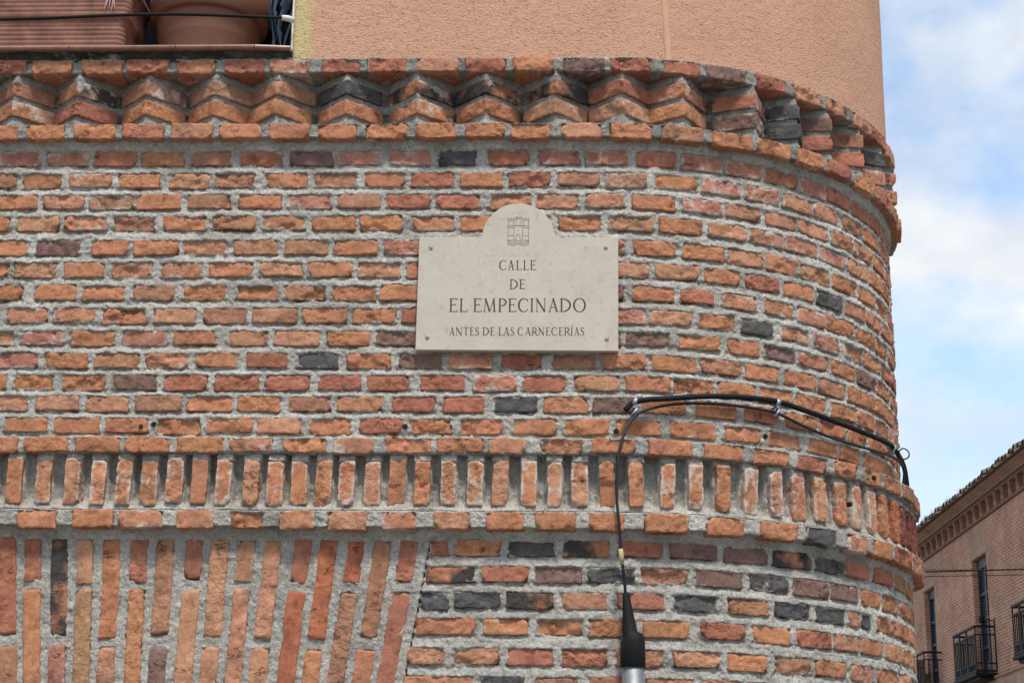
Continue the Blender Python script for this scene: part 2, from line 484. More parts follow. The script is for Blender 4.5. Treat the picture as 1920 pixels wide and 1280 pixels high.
ROWS = """
w 0 3821 3875 -1972,-1835p -1813,-1669p -1651,-1508r -1492,-1347o -1327,-1190b -1161,-1017r -998,-852m -838,-693p -668,-529p -504,-375k -344,-205r -177,-38p -21,121p 147,280r 300,441p 456,594p 607,750r 755,890p 899,1061r 1069,1252r 1259,1434r
w 0 3744 3797 -2043,-1906b -1885,-1749o -1729,-1584q -1566,-1425o -1393,-1258l -1244,-1109b -1075,-934o -911,-769b -748,-613o -592,-451r -430,-291o -272,-132r -111,30b 46,180c 209,354o 369,508p 527,657q 678,811l 819,966q 989,1133b 1147,1323o 1340,1566r
w 0 3669 3721 -1967,-1830o -1812,-1669l -1655,-1502c -1495,-1353o -1328,-1184b -1160,-1016o -995,-853p -833,-694b -670,-526r -507,-364r -334,-198l -177,-40l -21,110q 132,274o 299,439p 453,585b 602,741l 746,893l 914,1044q 1059,1225l 1236,1389o
w 0 3593 3646 -2049,-1912o -1894,-1750l -1734,-1590q -1572,-1430b -1404,-1263o -1240,-1097b -1074,-935q -912,-772o -755,-618o -585,-446q -425,-284o -267,-131o -109,33o 57,205b 220,366o 388,528q 541,676q 688,829p 843,995p 1009,1154l 1168,1303o 1318,1414r
w 0 3509 3563 -1980,-1843o -1817,-1673m -1634,-1511o -1497,-1347o -1333,-1189l -1166,-1020l -998,-856b -839,-696o -673,-534p -513,-378r -357,-213o -196,-58o -27,111p 133,277o 299,443o 453,592l 603,736o 751,892l 913,1057o 1068,1214o 1237,1360o
w 0 3433 3486 -2042,-1905o -1887,-1742l -1719,-1587o -1564,-1429q -1401,-1263q -1242,-1097o -1077,-935l -917,-773o -754,-618q -596,-454o -437,-299o -273,-135r -118,19o 42,187l 204,352l 370,500o 520,648r 672,805o 821,957k 980,1114l 1127,1275o 1296,1457o
w 0 3354 3407 -1985,-1848o -1809,-1674o -1651,-1513o -1486,-1350b -1322,-1181o -1150,-1012o -991,-854b -839,-694o -680,-538o -519,-382r -361,-220o -200,-63o -35,105m 134,266o 291,402r 430,560q 587,708q 727,860p 877,1022o 1036,1189o 1200,1327o
w 0 3277 3329 -1895,-1758q -1739,-1597q -1580,-1435o -1412,-1275l -1253,-1109b -1090,-946l -929,-785o -768,-625o -606,-466r -445,-308o -288,-151o -131,6r 36,173p 185,328l 349,478o 498,623k 664,774l 797,924p 968,1086o 1107,1239o 1257,1392r
w 0 3202 3252 -1996,-1859q -1842,-1704p -1676,-1534o -1513,-1364p -1343,-1204o -1161,-1037l -1015,-873l -846,-709o -688,-551m -530,-394o -372,-235o -218,-82r -48,94r 109,254m 280,423o 446,566o 580,723m 727,865q 884,1023o 1041,1180m 1206,1353o
w 0 3126 3179 -1911,-1774p -1755,-1616o -1593,-1448b -1433,-1288q -1265,-1129o -1100,-968r -942,-807k -779,-637o -615,-474m -453,-314q -292,-156r -124,16b 35,175o 189,338o 350,502b 509,639o 663,802o 818,951b 973,1104o 1125,1258o 1278,1383o
w 0 3053 3106 -2008,-1871o -1852,-1719o -1691,-1551o -1527,-1386m -1362,-1224r -1200,-1056r -1039,-892r -868,-729r -712,-576r -543,-401r -372,-237p -218,-77r -53,88l 107,254o 259,396o 409,547o 559,693o 709,848o 873,1018o 1029,1153o 1167,1338o
w 0 2983 3036 -1936,-1799q -1771,-1631l -1611,-1470l -1448,-1302b -1285,-1141o -1126,-983o -960,-824b -804,-658q -629,-494r -467,-339r -303,-170k -150,-9o 6,137m 157,302o 335,471o 505,633r 659,797o 810,950o 966,1090o 1119,1308o
w 0 2912 2964 -1864,-1727o -1704,-1560o -1541,-1403o -1377,-1236o -1215,-1067o -1057,-914l -892,-755o -732,-591r -573,-438o -411,-275o -245,-109o -83,56o 78,218o 252,393o 428,563o 591,728o 752,895o 909,1027o 1052,1189o 1226,1368o
c 45 3901 3952 -2043,-1906o -1877,-1746o -1715,-1574o -1555,-1414r -1389,-1252l -1230,-1090o -1065,-927o -902,-772o -742,-606o -578,-446o -413,-283o -265,-136o -99,33l 58,195o 222,360b 391,531o 550,681o 713,830o 859,981r 1011,1157o 1207,1461r
c 35 4142 4191 -2042,-1905r -1881,-1746o -1712,-1572o -1556,-1417r -1393,-1255o -1229,-1093r -1075,-940p -901,-773r -748,-616r -579,-443l -419,-285r -262,-126o -92,42m 62,195r 233,359r 377,523m 562,676r 715,843l 871,984b 1036,1175l 1258,1394r
d 60 2838 2886 -1935,-1798o -1778,-1637o -1615,-1474o -1457,-1319o -1293,-1147o -1130,-991q -960,-824o -798,-678q -639,-495o -478,-334o -316,-202q -156,-27q -1,134o 168,301o 334,466o 500,629o 657,776r 809,926o 964,1066o 1092,1232o 1261,1404b
d 70 2598 2653 -1776,-1650o -1602,-1471o -1457,-1319q -1271,-1162q -1111,-1005o -954,-848q -806,-687l -637,-537q -481,-370l -322,-202o -171,-44o -7,99o 154,287o 338,457o 506,642o 674,795k 851,949q 985,1101o 1150,1292r
a 22 2524 2575 -493,-434r -419,-276o -255,-110k -85,58n 79,220r 239,388m 411,560m 577,727n 745,883k 891,1015r 1046,1200r 1231,1406b
a 22 2442 2494 -505,-353n -332,-190r -169,-28m -13,133k 149,294b 320,470m 493,634k 656,797m 816,943m 963,1082o 1113,1305o 1336,1442o
a 22 2364 2416 -519,-433k -415,-272k -256,-112n -89,51b 75,220r 245,390k 421,560b 579,719k 739,876k 889,952b 961,1018k 1052,1203o 1224,1412o
a 22 2282 2335 -532,-350o -328,-190o -166,-23o -6,138o 155,294o 331,473r 500,638o 658,803r 817,940l 954,1088o 1104,1275l 1302,1435o
a 22 2193 2247 -555,-440l -416,-276l -253,-112r -88,51r 74,217b 244,392l 416,547o 575,714b 731,868o 900,1019l 1043,1199o 1231,1391l
a 22 2110 2162 -564,-353o -329,-201k -167,-33b -6,129r 164,305o 335,459r 484,615o 645,775r 798,913o 941,1053b 1090,1223o
"""
PALETTE = {
    'o': (0.415, 0.182, 0.098), 'l': (0.430, 0.214, 0.130), 'r': (0.350, 0.138, 0.088), 'b': (0.340, 0.168, 0.102),
    'm': (0.195, 0.115, 0.095), 'k': (0.090, 0.083, 0.080), 'p': (0.380, 0.168, 0.114), 'q': (0.415, 0.194, 0.114),
    'c': (0.345, 0.188, 0.122), 'n': (0.365, 0.160, 0.084), 'y': (0.400, 0.222, 0.116), 'R': (0.360, 0.125, 0.066),
    'd': (0.185, 0.062, 0.046)}
STAIN = {'p': 0.85, 'q': 0.75, 'c': 0.85, 'k': 0.50, 'm': 0.40}

_tmpl = {}
def template(nx, ny, nz):
    """unit box surface grid with extra lines next to the edges"""
    key = (nx, ny, nz)
    if key in _tmpl: return _tmpl[key]
    def ax(n):
        return np.concatenate([[0.0], np.linspace(0.04, 0.96, n - 1), [1.0]]) if n > 3 else np.linspace(0, 1, n + 1)
    X, Y, Z = ax(nx), ax(ny), ax(nz)
    idx, vs, fs = {}, [], []
    def vi(i, j, k):
        if (i, j, k) not in idx:
            idx[(i, j, k)] = len(vs)
            vs.append((X[i] - .5, Y[j], Z[k] - .5))
        return idx[(i, j, k)]
    nX, nY, nZ = len(X) - 1, len(Y) - 1, len(Z) - 1
    for i in range(nX):
        for k in range(nZ):
            fs.append((vi(i, 0, k), vi(i + 1, 0, k), vi(i + 1, 0, k + 1), vi(i, 0, k + 1)))
    for i in range(nX):
        for j in range(nY):
            fs.append((vi(i, j, 0), vi(i, j + 1, 0), vi(i + 1, j + 1, 0), vi(i + 1, j, 0)))
            fs.append((vi(i, j, nZ), vi(i + 1, j, nZ), vi(i + 1, j + 1, nZ), vi(i, j + 1, nZ)))
    for j in range(nY):
        for k in range(nZ):
            fs.append((vi(0, j, k), vi(0, j, k + 1), vi(0, j + 1, k + 1), vi(0, j + 1, k)))
            fs.append((vi(nX, j, k), vi(nX, j + 1, k), vi(nX, j + 1, k + 1), vi(nX, j, k + 1)))
    _tmpl[key] = (np.array(vs), fs)
    return _tmpl[key]

_bn = [0]
def brick_mesh(w, dep, h, nx, ny, nz, rough=1.0, round_=0.003, chip=1.0):
    """a worn brick: x centred, front face at y=0, depth to +y, z centred"""
    base, fs = template(nx, ny, nz)
    p = base * np.array([w, dep, h])
    r = round_ * random.uniform(0.7, 1.4)
    lo = np.array([-w / 2 + r, r, -h / 2 + r]); hi = np.array([w / 2 - r, dep, h / 2 - r])
    q = np.clip(p, lo, hi); dlt = p - q
    ln = np.linalg.norm(dlt, axis=1)
    nrm = np.where(ln[:, None] > 1e-9, dlt / np.maximum(ln, 1e-9)[:, None], 0)
    p = q + nrm * r * (ln > 1e-9)[:, None]
    sx, sy, sz = (random.uniform(-400, 400) for _ in range(3))
    a = lambda f, o, k=3: fbm(p[:, 0] * f + sx + o, p[:, 1] * f + sy, p[:, 2] * f + sz - o, k)
    amp = rough
    p2 = p.copy()
    edge = 1.0
    p2[:, 0] += amp * (0.0042 * a(14, 3) + 0.0036 * a(70, 9)) * np.abs(p[:, 0]) / (w / 2)
    p2[:, 2] += amp * (0.0026 * a(13, 31) + 0.0036 * a(75, 17)) * np.abs(p[:, 2]) / (h / 2)
    front = 1 - np.clip(p[:, 1] / 0.03, 0, 1)
    ridg = np.abs(a(22, 77))
    p2[:, 1] -= amp * front * (0.0024 * a(20, 51) + 0.0018 * a(85, 63) - 0.0042 * smooth(0.07, 0.0, ridg) * (random.random() < 0.55))
    # spalled patches: the fired skin has broken away in ragged steps, mostly along the lower arris
    if random.random() < 0.75 * chip:
        g = a(17, 140, 4) * 0.9 + 0.35 * (random.random() - 0.35) + 0.30 * (-p[:, 2] / h) * random.choice((1, 1, -1)) + 0.12 * (p[:, 0] / w) * random.choice((-1, 1))
        t0 = random.uniform(0.05, 0.42)
        p2[:, 1] += front * smooth(t0, t0 + 0.035, g) * random.uniform(0.0025, 0.007)
        t1 = t0 + random.uniform(0.12, 0.25)
        p2[:, 1] += front * smooth(t1, t1 + 0.03, g) * random.uniform(0.001, 0.005)
    # knocked-off corners and arrises
    for cx in (-1, 1):
        for cz in (-1, 1):
            if random.random() < 0.5 * chip:
                rad = min(random.uniform(0.010, 0.024), 0.38 * min(w, h))
                dd = np.sqrt((p[:, 0] - cx * w / 2) ** 2 + (p[:, 2] - cz * h / 2) ** 2 + (p[:, 1] * 0.8) ** 2)
                k = smooth(rad, 0, dd) * random.uniform(0.3, 0.75)
                p2[:, 0] -= cx * k * rad * 0.6
                p2[:, 2] -= cz * k * rad * 0.4
                p2[:, 1] += k * rad * 0.8
    _bn[0] += 1
    me = bpy.data.meshes.new('brick')
    me.from_pydata(p2.tolist(), [], fs)
    dd = np.minimum(w / 2 - np.abs(base[:, 0] * w), h / 2 - np.abs(base[:, 2] * h)) + 0.4 * 0
    eg = np.clip(1 - dd / 0.011, 0, 1)
    me.attributes.new('edge', 'FLOAT', 'POINT').data.foreach_set('value', eg.astype(np.float32))
    me.materials.append(M['brick'])
    me.polygons.foreach_set('use_smooth', [True] * len(me.polygons))
    me.update()
    return me

def colour(o, code, stain=None):
    c = PALETTE[code]
    j = random.uniform(0.91, 1.09)
    st = STAIN.get(code, random.choice((0.0, 0.1, 0.2, 0.35, 0.5))) if stain is None else stain
    o.color = (min(1, c[0] * j * random.uniform(0.98, 1.02)), c[1] * j * random.uniform(0.97, 1.03), c[2] * j * random.uniform(0.96, 1.05), st)
    if code == 'n': o['burn'] = 1.0

def place_brick(me, s, z, off, parent, code, tilt=0.0, yaw=0.0, stain=None):
    o = bpy.data.objects.new('brick', me)
    C.objects.link(o)
    o.parent = parent
    o.location = wallpt(s, z, off)
    o.rotation_euler = (random.gauss(0, 0.008), tilt, wallang(s) + yaw)
    colour(o, code, stain)
    return o

def sheet(name, path, s0, s1, mat, parent, rects=(), mod=None, ds=0.0042, dz=0.0042, amp=1.0, bias=0.0):
    """rough mortar skin: path is [(z, off)], swept along the wall, bricks' faces sunk out of it"""
    P = [path[0]]
    for a, b in zip(path[:-1], path[1:]):
        n = max(1, int(math.hypot(b[0] - a[0], b[1] - a[1]) / dz))
        P += [(a[0] + (b[0] - a[0]) * k / n, a[1] + (b[1] - a[1]) * k / n) for k in range(1, n + 1)]
    P = np.array(P)
    S = np.linspace(s0, s1, int((s1 - s0) / ds) + 1)
    Sg, Z = np.meshgrid(S, P[:, 0])
    O = np.repeat(P[:, 1][:, None], len(S), 1)
    if mod is not None: O = mod(Sg, Z, O)
    base = O.copy()
    lowf = fbm(Sg * 13, Z * 17, O * 10 + 4, 3)
    mid = fbm(Sg * 42, Z * 50, O * 40, 3)
    fine = fbm(Sg * 120, Z * 130, O * 90, 2)
    O = O + amp * (0.0052 * lowf + 0.0052 * mid + 0.0030 * fine) + bias
    Zd = Z + amp * 0.0025 * fbm(Sg * 30 + 50, Z * 30, O * 30, 2)
    wob = 0.0085 * fbm(Sg * 32 + 9, Z * 42, 2.2, 3) + 0.0035 * fbm(Sg * 110, Z * 120, 5.1, 2)
    for (a, b, c, d, off) in rects:
        i0, i1 = np.searchsorted(S, (a - 0.01, b + 0.01))
        if i1 <= i0: continue
        sl = np.s_[:, i0:i1]
        sd = np.minimum(np.minimum(Sg[sl] - a, b - Sg[sl]), np.minimum(Z[sl] - c, d - Z[sl])) + wob[sl]
        near = np.abs(base[sl] - off) < 0.03
        ins = smooth(-0.010, 0.004, np.minimum(Sg[sl] - a, b - Sg[sl]))
        below, above = c - Z[sl], Z[sl] - d
        O[sl] -= near * ins * 0.0070 * smooth(0.017, 0.0, below) * (below > -0.004)
        O[sl] += near * ins * 0.0042 * smooth(0.018, 0.0, above) * (above > -0.004)
        O[sl] -= near * smooth(0.0035, 0.009, sd) * 0.020
    V = wallpt(Sg, Zd, O).reshape(-1, 3)
    nz_, ns = Sg.shape
    i = np.arange(nz_ - 1)[:, None] * ns + np.arange(ns - 1)[None, :]
    desc = P[-1, 0] < P[0, 0]
    q = np.stack([i, i + ns, i + ns + 1, i + 1], -1) if desc else np.stack([i, i + 1, i + ns + 1, i + ns], -1)
    q = q.reshape(-1, 4)
    me = bpy.data.meshes.new(name)
    me.vertices.add(len(V)); me.vertices.foreach_set('co', V.ravel())
    me.loops.add(q.size); me.loops.foreach_set('vertex_index', q.ravel().astype(np.int32))
    me.polygons.add(len(q)); me.polygons.foreach_set('loop_start', np.arange(len(q), dtype=np.int32) * 4)
    me.polygons.foreach_set('loop_total', np.full(len(q), 4, dtype=np.int32))
    me.polygons.foreach_set('use_smooth', [True] * len(q))
    me.update(calc_edges=True)
    me.validate()
    me.materials.append(mat)
    o = bpy.data.objects.new(name, me)
    C.objects.link(o)
    o.parent = parent
    return o

S_MIN, S_MAX = -2.12, 1.80
rows = []
for ln in ROWS.strip().splitlines():
    t = ln.split()
    bs = []
    for b in t[4:]:
        a, c = b[:-1].split(',')
        bs.append([int(a) / 1000, int(c) / 1000, b[-1]])
    # where the wall turns out of sight the courses simply go on
    keep = [b for b in bs if b[0] < 1.06]
    codes = [b[2] for b in bs if b[0] >= 1.06] or ['o']
    s = keep[-1][1] if keep[-1][1] - keep[-1][0] < 0.16 else keep[-1][0] + 0.14
    keep[-1][1] = s
    k = 0
    while s + 0.16 < S_MAX - 0.02:
        w = random.uniform(0.134, 0.144)
        g_ = random.uniform(0.012, 0.022)
        keep.append([s + g_, s + g_ + w, codes[min(k, len(codes) - 1)] if k < len(codes) else random.choice('oorlb')])
        s += g_ + w
        k += 1
    rows.append((t[0], int(t[1]) / 1000, int(t[2]) / 1000, int(t[3]) / 1000, keep))

def rects_of(kind):
    return [(b[0], b[1], z0, z1, off) for (n, off, z0, z1, bs) in rows if n == kind for b in bs]

def lay(kind, parent, nx=24, nz=10, proud=(-0.0005, 0.0045), dep=0.11):
    for (n, off, z0, z1, bs) in rows:
        if n != kind: continue
        for (a, b, code) in bs:
            w, h = b - a, z1 - z0
            me = brick_mesh(w + random.uniform(-0.002, 0.004), dep, h * random.uniform(*((0.98, 1.06) if kind in 'cd' else (0.89, 1.01))), max(6, int(nx * w / 0.14)), 3, nz)
            place_brick(me, (a + b) / 2, (z0 + z1) / 2 + random.gauss(0, 0.0015), off + random.uniform(*proud) - (0.0025 if random.random() < 0.2 else 0), parent, code, random.gauss(0, 0.012), random.gauss(0, 0.012))

# main field of header bricks between the two projecting bands
wall = sheet('wall', [(3.908, 0.016), (3.899, 0.013), (3.886, 0.008), (3.875, 0.001), (3.862, -0.001), (2.886, -0.0012), (2.872, -0.0012)], S_MIN, S_MAX, M['mortar'], building, rects_of('w'))
lay('w', wall)

# ---- cornice: a brick course, two sawtooth courses set on the diagonal, another brick course
TEETH = [-2.155, -1.930, -1.717, -1.482, -1.256, -1.044, -0.814, -0.576, -0.348, -0.119, 0.100, 0.297, 0.552, 0.727, 0.885, 1.075, 1.270, 1.465, 1.660]
def zigzag(S, Z, O):
    zone = (Z > 3.9535) & (Z < 4.1457)
    d = np.min(np.abs(S[None] - np.array(TEETH)[:, None, None]), axis=0)
    zz = np.maximum(0.033 - d * 0.99, -0.085)
    inb = ((Z > 4.066) & (Z < 4.108)) | ((Z > 3.994) & (Z < 4.038))
    zz = zz - inb * 0.014
    low = smooth(3.985, 3.957, Z)                       # mortar apron under the teeth
    zz = zz + low * 0.006
    return np.where(zone, zz, O)
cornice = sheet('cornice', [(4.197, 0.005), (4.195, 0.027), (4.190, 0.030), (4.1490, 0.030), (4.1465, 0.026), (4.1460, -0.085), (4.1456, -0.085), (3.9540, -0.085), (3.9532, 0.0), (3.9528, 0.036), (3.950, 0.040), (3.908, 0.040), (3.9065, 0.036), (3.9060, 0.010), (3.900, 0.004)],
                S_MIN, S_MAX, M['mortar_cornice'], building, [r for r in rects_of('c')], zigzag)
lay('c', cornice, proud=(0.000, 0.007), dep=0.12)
upper = 'o m o o o b o o o n n k r k o o r b k r d k d b o'.split()
lower = 'o o r o o o o o o o l o o d k r r r o r o'.split()
DARK = {6: ('b', 'k'), 7: ('r', 'k'), 8: ('r', 'k')}
tooth_codes = {1: ('b', 'o'), 2: ('n', 'r'), 3: ('b', 'o'), 4: ('c', 'o'), 5: ('b', 'o'), 6: ('k', 'o'), 7: ('n', 'o'), 8: ('n', 'o'), 9: ('n', 'l'), 10: ('r', 'l'), 11: ('o', 'o'), 12: ('r', 'm'), 13: ('k', 'k'), 14: ('m', 'r'), 15: ('b', 'r'), 16: ('k', 'b')}
for i, a in enumerate(TEETH):
    cu, cl = tooth_codes.get(i, ('r', 'o'))
    for z0, z1, code in ((4.062, 4.112, cu), (3.990, 4.042, cl)):
        L_ = 0.154 * random.uniform(0.98, 1.02)
        me = brick_mesh(L_, L_, z1 - z0, 20, 20, 9, rough=0.65, round_=0.002, chip=0.5)
        o = bpy.data.objects.new('brick', me)
        C.objects.link(o)
        o.parent = cornice
        th = wallang(a)
        # rotate the brick 45 degrees so that one arris points out of the wall
        c45 = math.sqrt(0.5)
        yaw = th - math.pi / 4 + random.gauss(0, 0.02)
        cx = L_ / 2                                    # the front-right corner is the arris
        apex = Vector(wallpt(a + random.gauss(0, 0.002), (z0 + z1) / 2, 0.0455 + random.uniform(-0.003, 0.003)))
        off = Matrix.Rotation(yaw, 3, 'Z') @ Vector((cx, 0, 0))
        o.location = apex - off
        o.rotation_euler = (0, random.gauss(0, 0.01), yaw)
        colour(o, code, random.choice((0.1, 0.3, 0.6)))

# ---- string course: brick course, soldier bricks with open gaps, brick course
DENT = [-2.055, -1.970, -1.886, -1.801, -1.709, -1.618, -1.535, -1.455, -1.376, -1.294, -1.218, -1.141, -1.055, -0.980, -0.905, -0.829, -0.757, -0.678, -0.600, -0.522, -0.441, -0.357, -0.280, -0.192, -0.112, -0.035, 0.048, 0.134, 0.229, 0.314, 0.402, 0.495, 0.581, 0.667, 0.755, 0.845, 0.928, 1.012, 1.098, 1.186, 1.274, 1.362, 1.450, 1.538, 1.626, 1.714]
def gaps(S, Z, O):
    d = np.min(np.abs(S[None] - np.array(DENT)[:, None, None]), axis=0)
    w = 0.0285 + 0.004 * fbm(S * 30, Z * 30, 3.3, 2)
    cap = (Z > 2.812) & (Z < 2.8368)
    mid_ = (Z <= 2.812) & (Z >= 2.677)
    apron = (Z < 2.677) & (Z > 2.6555)
    f = smooth(w + 0.004, w - 0.004, d)
    O = np.where(cap, 0.004 + f * 0.040, O)
    O = np.where(mid_, 0.004 + f * 0.024, O)
    O = np.where(apron, 0.004 + f * 0.024, O)
    ww = smooth(2.700, 2.658, Z) * (cap | mid_ | apron)
    O = O + ww * (0.046 - O)
    return O
band = sheet('string_course', [(2.8885, 0.0), (2.887, 0.052), (2.884, 0.056), (2.839, 0.056), (2.8372, 0.050), (2.8367, 0.012), (2.8362, 0.012), (2.6553, 0.012), (2.6548, 0.040), (2.6545, 0.062), (2.651, 0.066), (2.606, 0.066), (2.6045, 0.060), (2.604, 0.040), (2.594, 0.032), (2.580, 0.023), (2.568, 0.018)],
             S_MIN, S_MAX, M['mortar'], building, rects_of('d'), gaps)
lay('d', band, proud=(0.000, 0.006), dep=0.12)
for i, a in enumerate(DENT):
    red = i >= 39
    me = brick_mesh(random.uniform(0.044, 0.052), 0.075, 0.141 * random.uniform(0.97, 1.03), 10, 8, 22, rough=0.7, chip=0.8)
    place_brick(me, a, 2.746 + random.gauss(0, 0.002), 0.050 + random.uniform(-0.003, 0.004), band, random.choice('ddR') if red else random.choice('oooolq'),
                random.gauss(0, 0.014), random.gauss(0, 0.03), stain=0.25 if red else random.choice((0.5, 0.75, 0.9, 1.0)))

# ---- base wall below, with a flat arch of fanned bricks
FAN = [(-1.980, -.128), (-1.896, -.112), (-1.812, -0.095), (-1.733, -0.08), (-1.648, -0.064), (-1.567, -0.048), (-1.484, -0.032), (-1.397, -0.016), (-1.315, -0.0), (-1.225, 0.017), (-1.144, 0.032), (-1.062, 0.047), (-0.979, 0.063), (-0.886, 0.081), (-0.805, 0.096), (-0.721, 0.112), (-0.637, 0.128), (-0.556, 0.143)]
FANC = ['lo', 'rb', 'rb', 'ro', 'np', 'ly', 'ol', 'ro', 'bm', 'rl', 'll', 'bl', 'll', 'rR', 'Ro', 'Rb', 'bo', 'rr']
FANZ = [[(2.575, 2.272), (2.241, 1.94)], [(2.573, 2.440), (2.414, 2.112)]]
SKEW = lambda z: -0.492 - (2.576 - z) * 0.160
def split_mod(kind):
    def f(S, Z, O):
        side = S - SKEW(Z)
        if kind == 'wall': return np.where(side < 0, O - 0.05, O)
        wob = 0.005 * fbm(S * 36 + 9, Z * 45, 2.2, 3) + 0.0035 * fbm(S * 110, Z * 120, 5.1, 2)
        for i, (st, sl) in enumerate(FAN):
            lat = S - (st - (2.572 - Z) * sl)
            for zt, zb in FANZ[i % 2]:
                sd = np.minimum(0.0265 - np.abs(lat), np.minimum(zt - Z, Z - zb)) + wob
                O = O - smooth(0.002, 0.008, sd) * 0.016
        return np.where(side > 0, O - 0.05, O)
    return f
base_wall = sheet('base_wall', [(2.582, 0.022), (2.57, 0.0205), (2.09, 0.0205)], -0.62, S_MAX, M['mortar_low'], building, rects_of('a'), split_mod('wall'))
lay('a', base_wall)
arch_rects = []
flat_arch = sheet('flat_arch', [(2.582, 0.022), (2.57, 0.0185), (2.09, 0.0185)], S_MIN, -0.488, M['mortar_low'], building, [], split_mod('arch'), amp=0.9, bias=-0.001)
for i, (st, sl) in enumerate(FAN):
    longfirst = i % 2 == 0
    spans = FANZ[i % 2]
    for k, (zt, zb) in enumerate(spans):
        if zt > 2.45 and k == 0: zt -= random.uniform(0, 0.006)
        zt += random.gauss(0, 0.004) * (k > 0); zb += random.gauss(0, 0.005)
        zc, ln_ = (zt + zb) / 2, (zt - zb) * math.sqrt(1 + sl * sl)
        me = brick_mesh(random.uniform(0.050, 0.057), 0.11, ln_, 7, 3, max(10, int(ln_ / 0.010)), rough=0.75, chip=0.5)
        place_brick(me, st - (2.572 - zc) * sl, zc, 0.019 + random.uniform(0.001, 0.006), flat_arch, FANC[i][k], math.atan(sl) + random.gauss(0, 0.006), random.gauss(0, 0.01), stain=random.choice((0, 0.1, 0.2, 0.5)))

# lower part of the wall down to the street, below the picture
def curtain(name, s0, s1, z0, z1, off, mat, parent, n=90, thick=0.0):
    S = np.linspace(s0, s1, n)
    a, b = wallpt(S, z0, off), wallpt(S, z1, off)
    vs = [tuple(p) for p in a] + [tuple(p) for p in b]
    fs = [(i, i + 1, n + i + 1, n + i) for i in range(n - 1)]
    o = mesh(name, vs, fs, mat, parent)
    uvl = o.data.uv_layers.new(name='UVMap')
    for p in o.data.polygons:
        for li, vi in zip(p.loop_indices, p.vertices):
            uvl.data[li].uv = (S[vi % n], z0 if vi < n else z1)
    return o
M['plinth'] = mat_uvbrick('coursed_brick_plinth', (0.42, 0.16, 0.075), (0.28, 0.11, 0.065), (0.37, 0.355, 0.32), 0.157, 0.079, 0.010)
curtain('plinth', -5.0, S_SIDE + 4.0, 0.0, 2.13, 0.012, M['plinth'], building, 200)
curtain('side_wall', S_MAX - 0.02, S_SIDE + 4.0, 2.1, 4.2, -0.004, M['plinth'], building, 40)
curtain('side_wall', -5.0, S_MIN + 0.02, 2.1, 4.2, -0.004, M['plinth'], building, 10)
# masonry behind the mortar skin, so that no light passes through
mb = MB()
S = np.linspace(-5, S_SIDE + 4, 120)
lo_, hi_ = wallpt(S, 0.0, -0.10), wallpt(S, 4.195, -0.10)
nS = len(S)
core_v = [tuple(p) for p in lo_] + [tuple(p) for p in hi_] + [(-5, R + 4, 0), (-5, R + 4, 4.195)]
core_f = [(i, i + 1, nS + i + 1, nS + i) for i in range(nS - 1)] + [tuple(range(nS, 2 * nS)) + (2 * nS + 1,)]
mesh('masonry_core', core_v, core_f, M['mortar'], building)

# ---- rendered upper wall with a window opening at its left
def stucco_wall():
    off, z0, z1 = 0.014, 4.190, 6.2
    S = np.concatenate([np.linspace(-1.006, XC, 150), np.linspace(XC, S_MAX + 0.6, 260)[1:]])
    Zs = np.concatenate([np.linspace(z0, 4.75, 90), np.linspace(4.8, z1, 20)])
    Sg, Zg = np.meshgrid(S, Zs)
    O = off + 0.0016 * fbm(Sg * 60, Zg * 60, 1.5, 2) + 0.003 * fbm(Sg * 4, Zg * 4, 7.7, 2)
    # ragged lower edge over the bricks, and a soft arris at the window
    O = O - 0.006 * smooth(-0.996, -1.006, Sg)
    V = wallpt(Sg, Zg + (Zg < z0 + 0.004) * 0.006 * fbm(Sg * 25, 0.0, 3.0, 3), O).reshape(-1, 3)
    ns = len(S)
    fs = [(r * ns + c, r * ns + c + 1, (r + 1) * ns + c + 1, (r + 1) * ns + c) for r in range(len(Zs) - 1) for c in range(ns - 1)]
    n0 = len(V)
    # window reveal: the render turns the corner and runs 0.22 m in
    extra, ef = [], []
    for r, z in enumerate(Zs):
        extra.append((-1.006, 0.44, z))
    for r in range(len(Zs) - 1):
        ef.append((r * ns, (r + 1) * ns, n0 + r + 1, n0 + r))
    # underside
    return mesh('rendered_wall', [tuple(v) for v in V] + extra, fs + ef, M['stucco'], building, True)
stucco = stucco_wall()
# smooth control joint where the wall begins to turn
zz_ = np.linspace(4.197, 6.15, 30)
mb = MB()
for k in range(len(zz_) - 1):
    pass
jl = lambda z: 0.2545 - (z - 4.228) * 0.055
prof = [(-0.012, 0.012), (-0.010, 0.0165), (-0.004, 0.0178), (0.004, 0.0178), (0.010, 0.0165), (0.012, 0.012)]
vs, fs = [], []
for z in zz_:
    for ds_, of in prof:
        vs.append(tuple(wallpt(jl(z) + ds_, z, of + 0.001)))
for r in range(len(zz_) - 1):
    for c in range(5):
        fs.append((r * 6 + c, r * 6 + c + 1, (r + 1) * 6 + c + 1, (r + 1) * 6 + c))
mesh('joint_strip', vs, fs, M['stucco_strip'], stucco, True)
# white bead on the corner of the reveal
MB().box(-1.0145, -1.0068, -0.006, 0.012, 4.215, 6.2, 0.002).build('corner_bead', M['white_trim'], stucco)

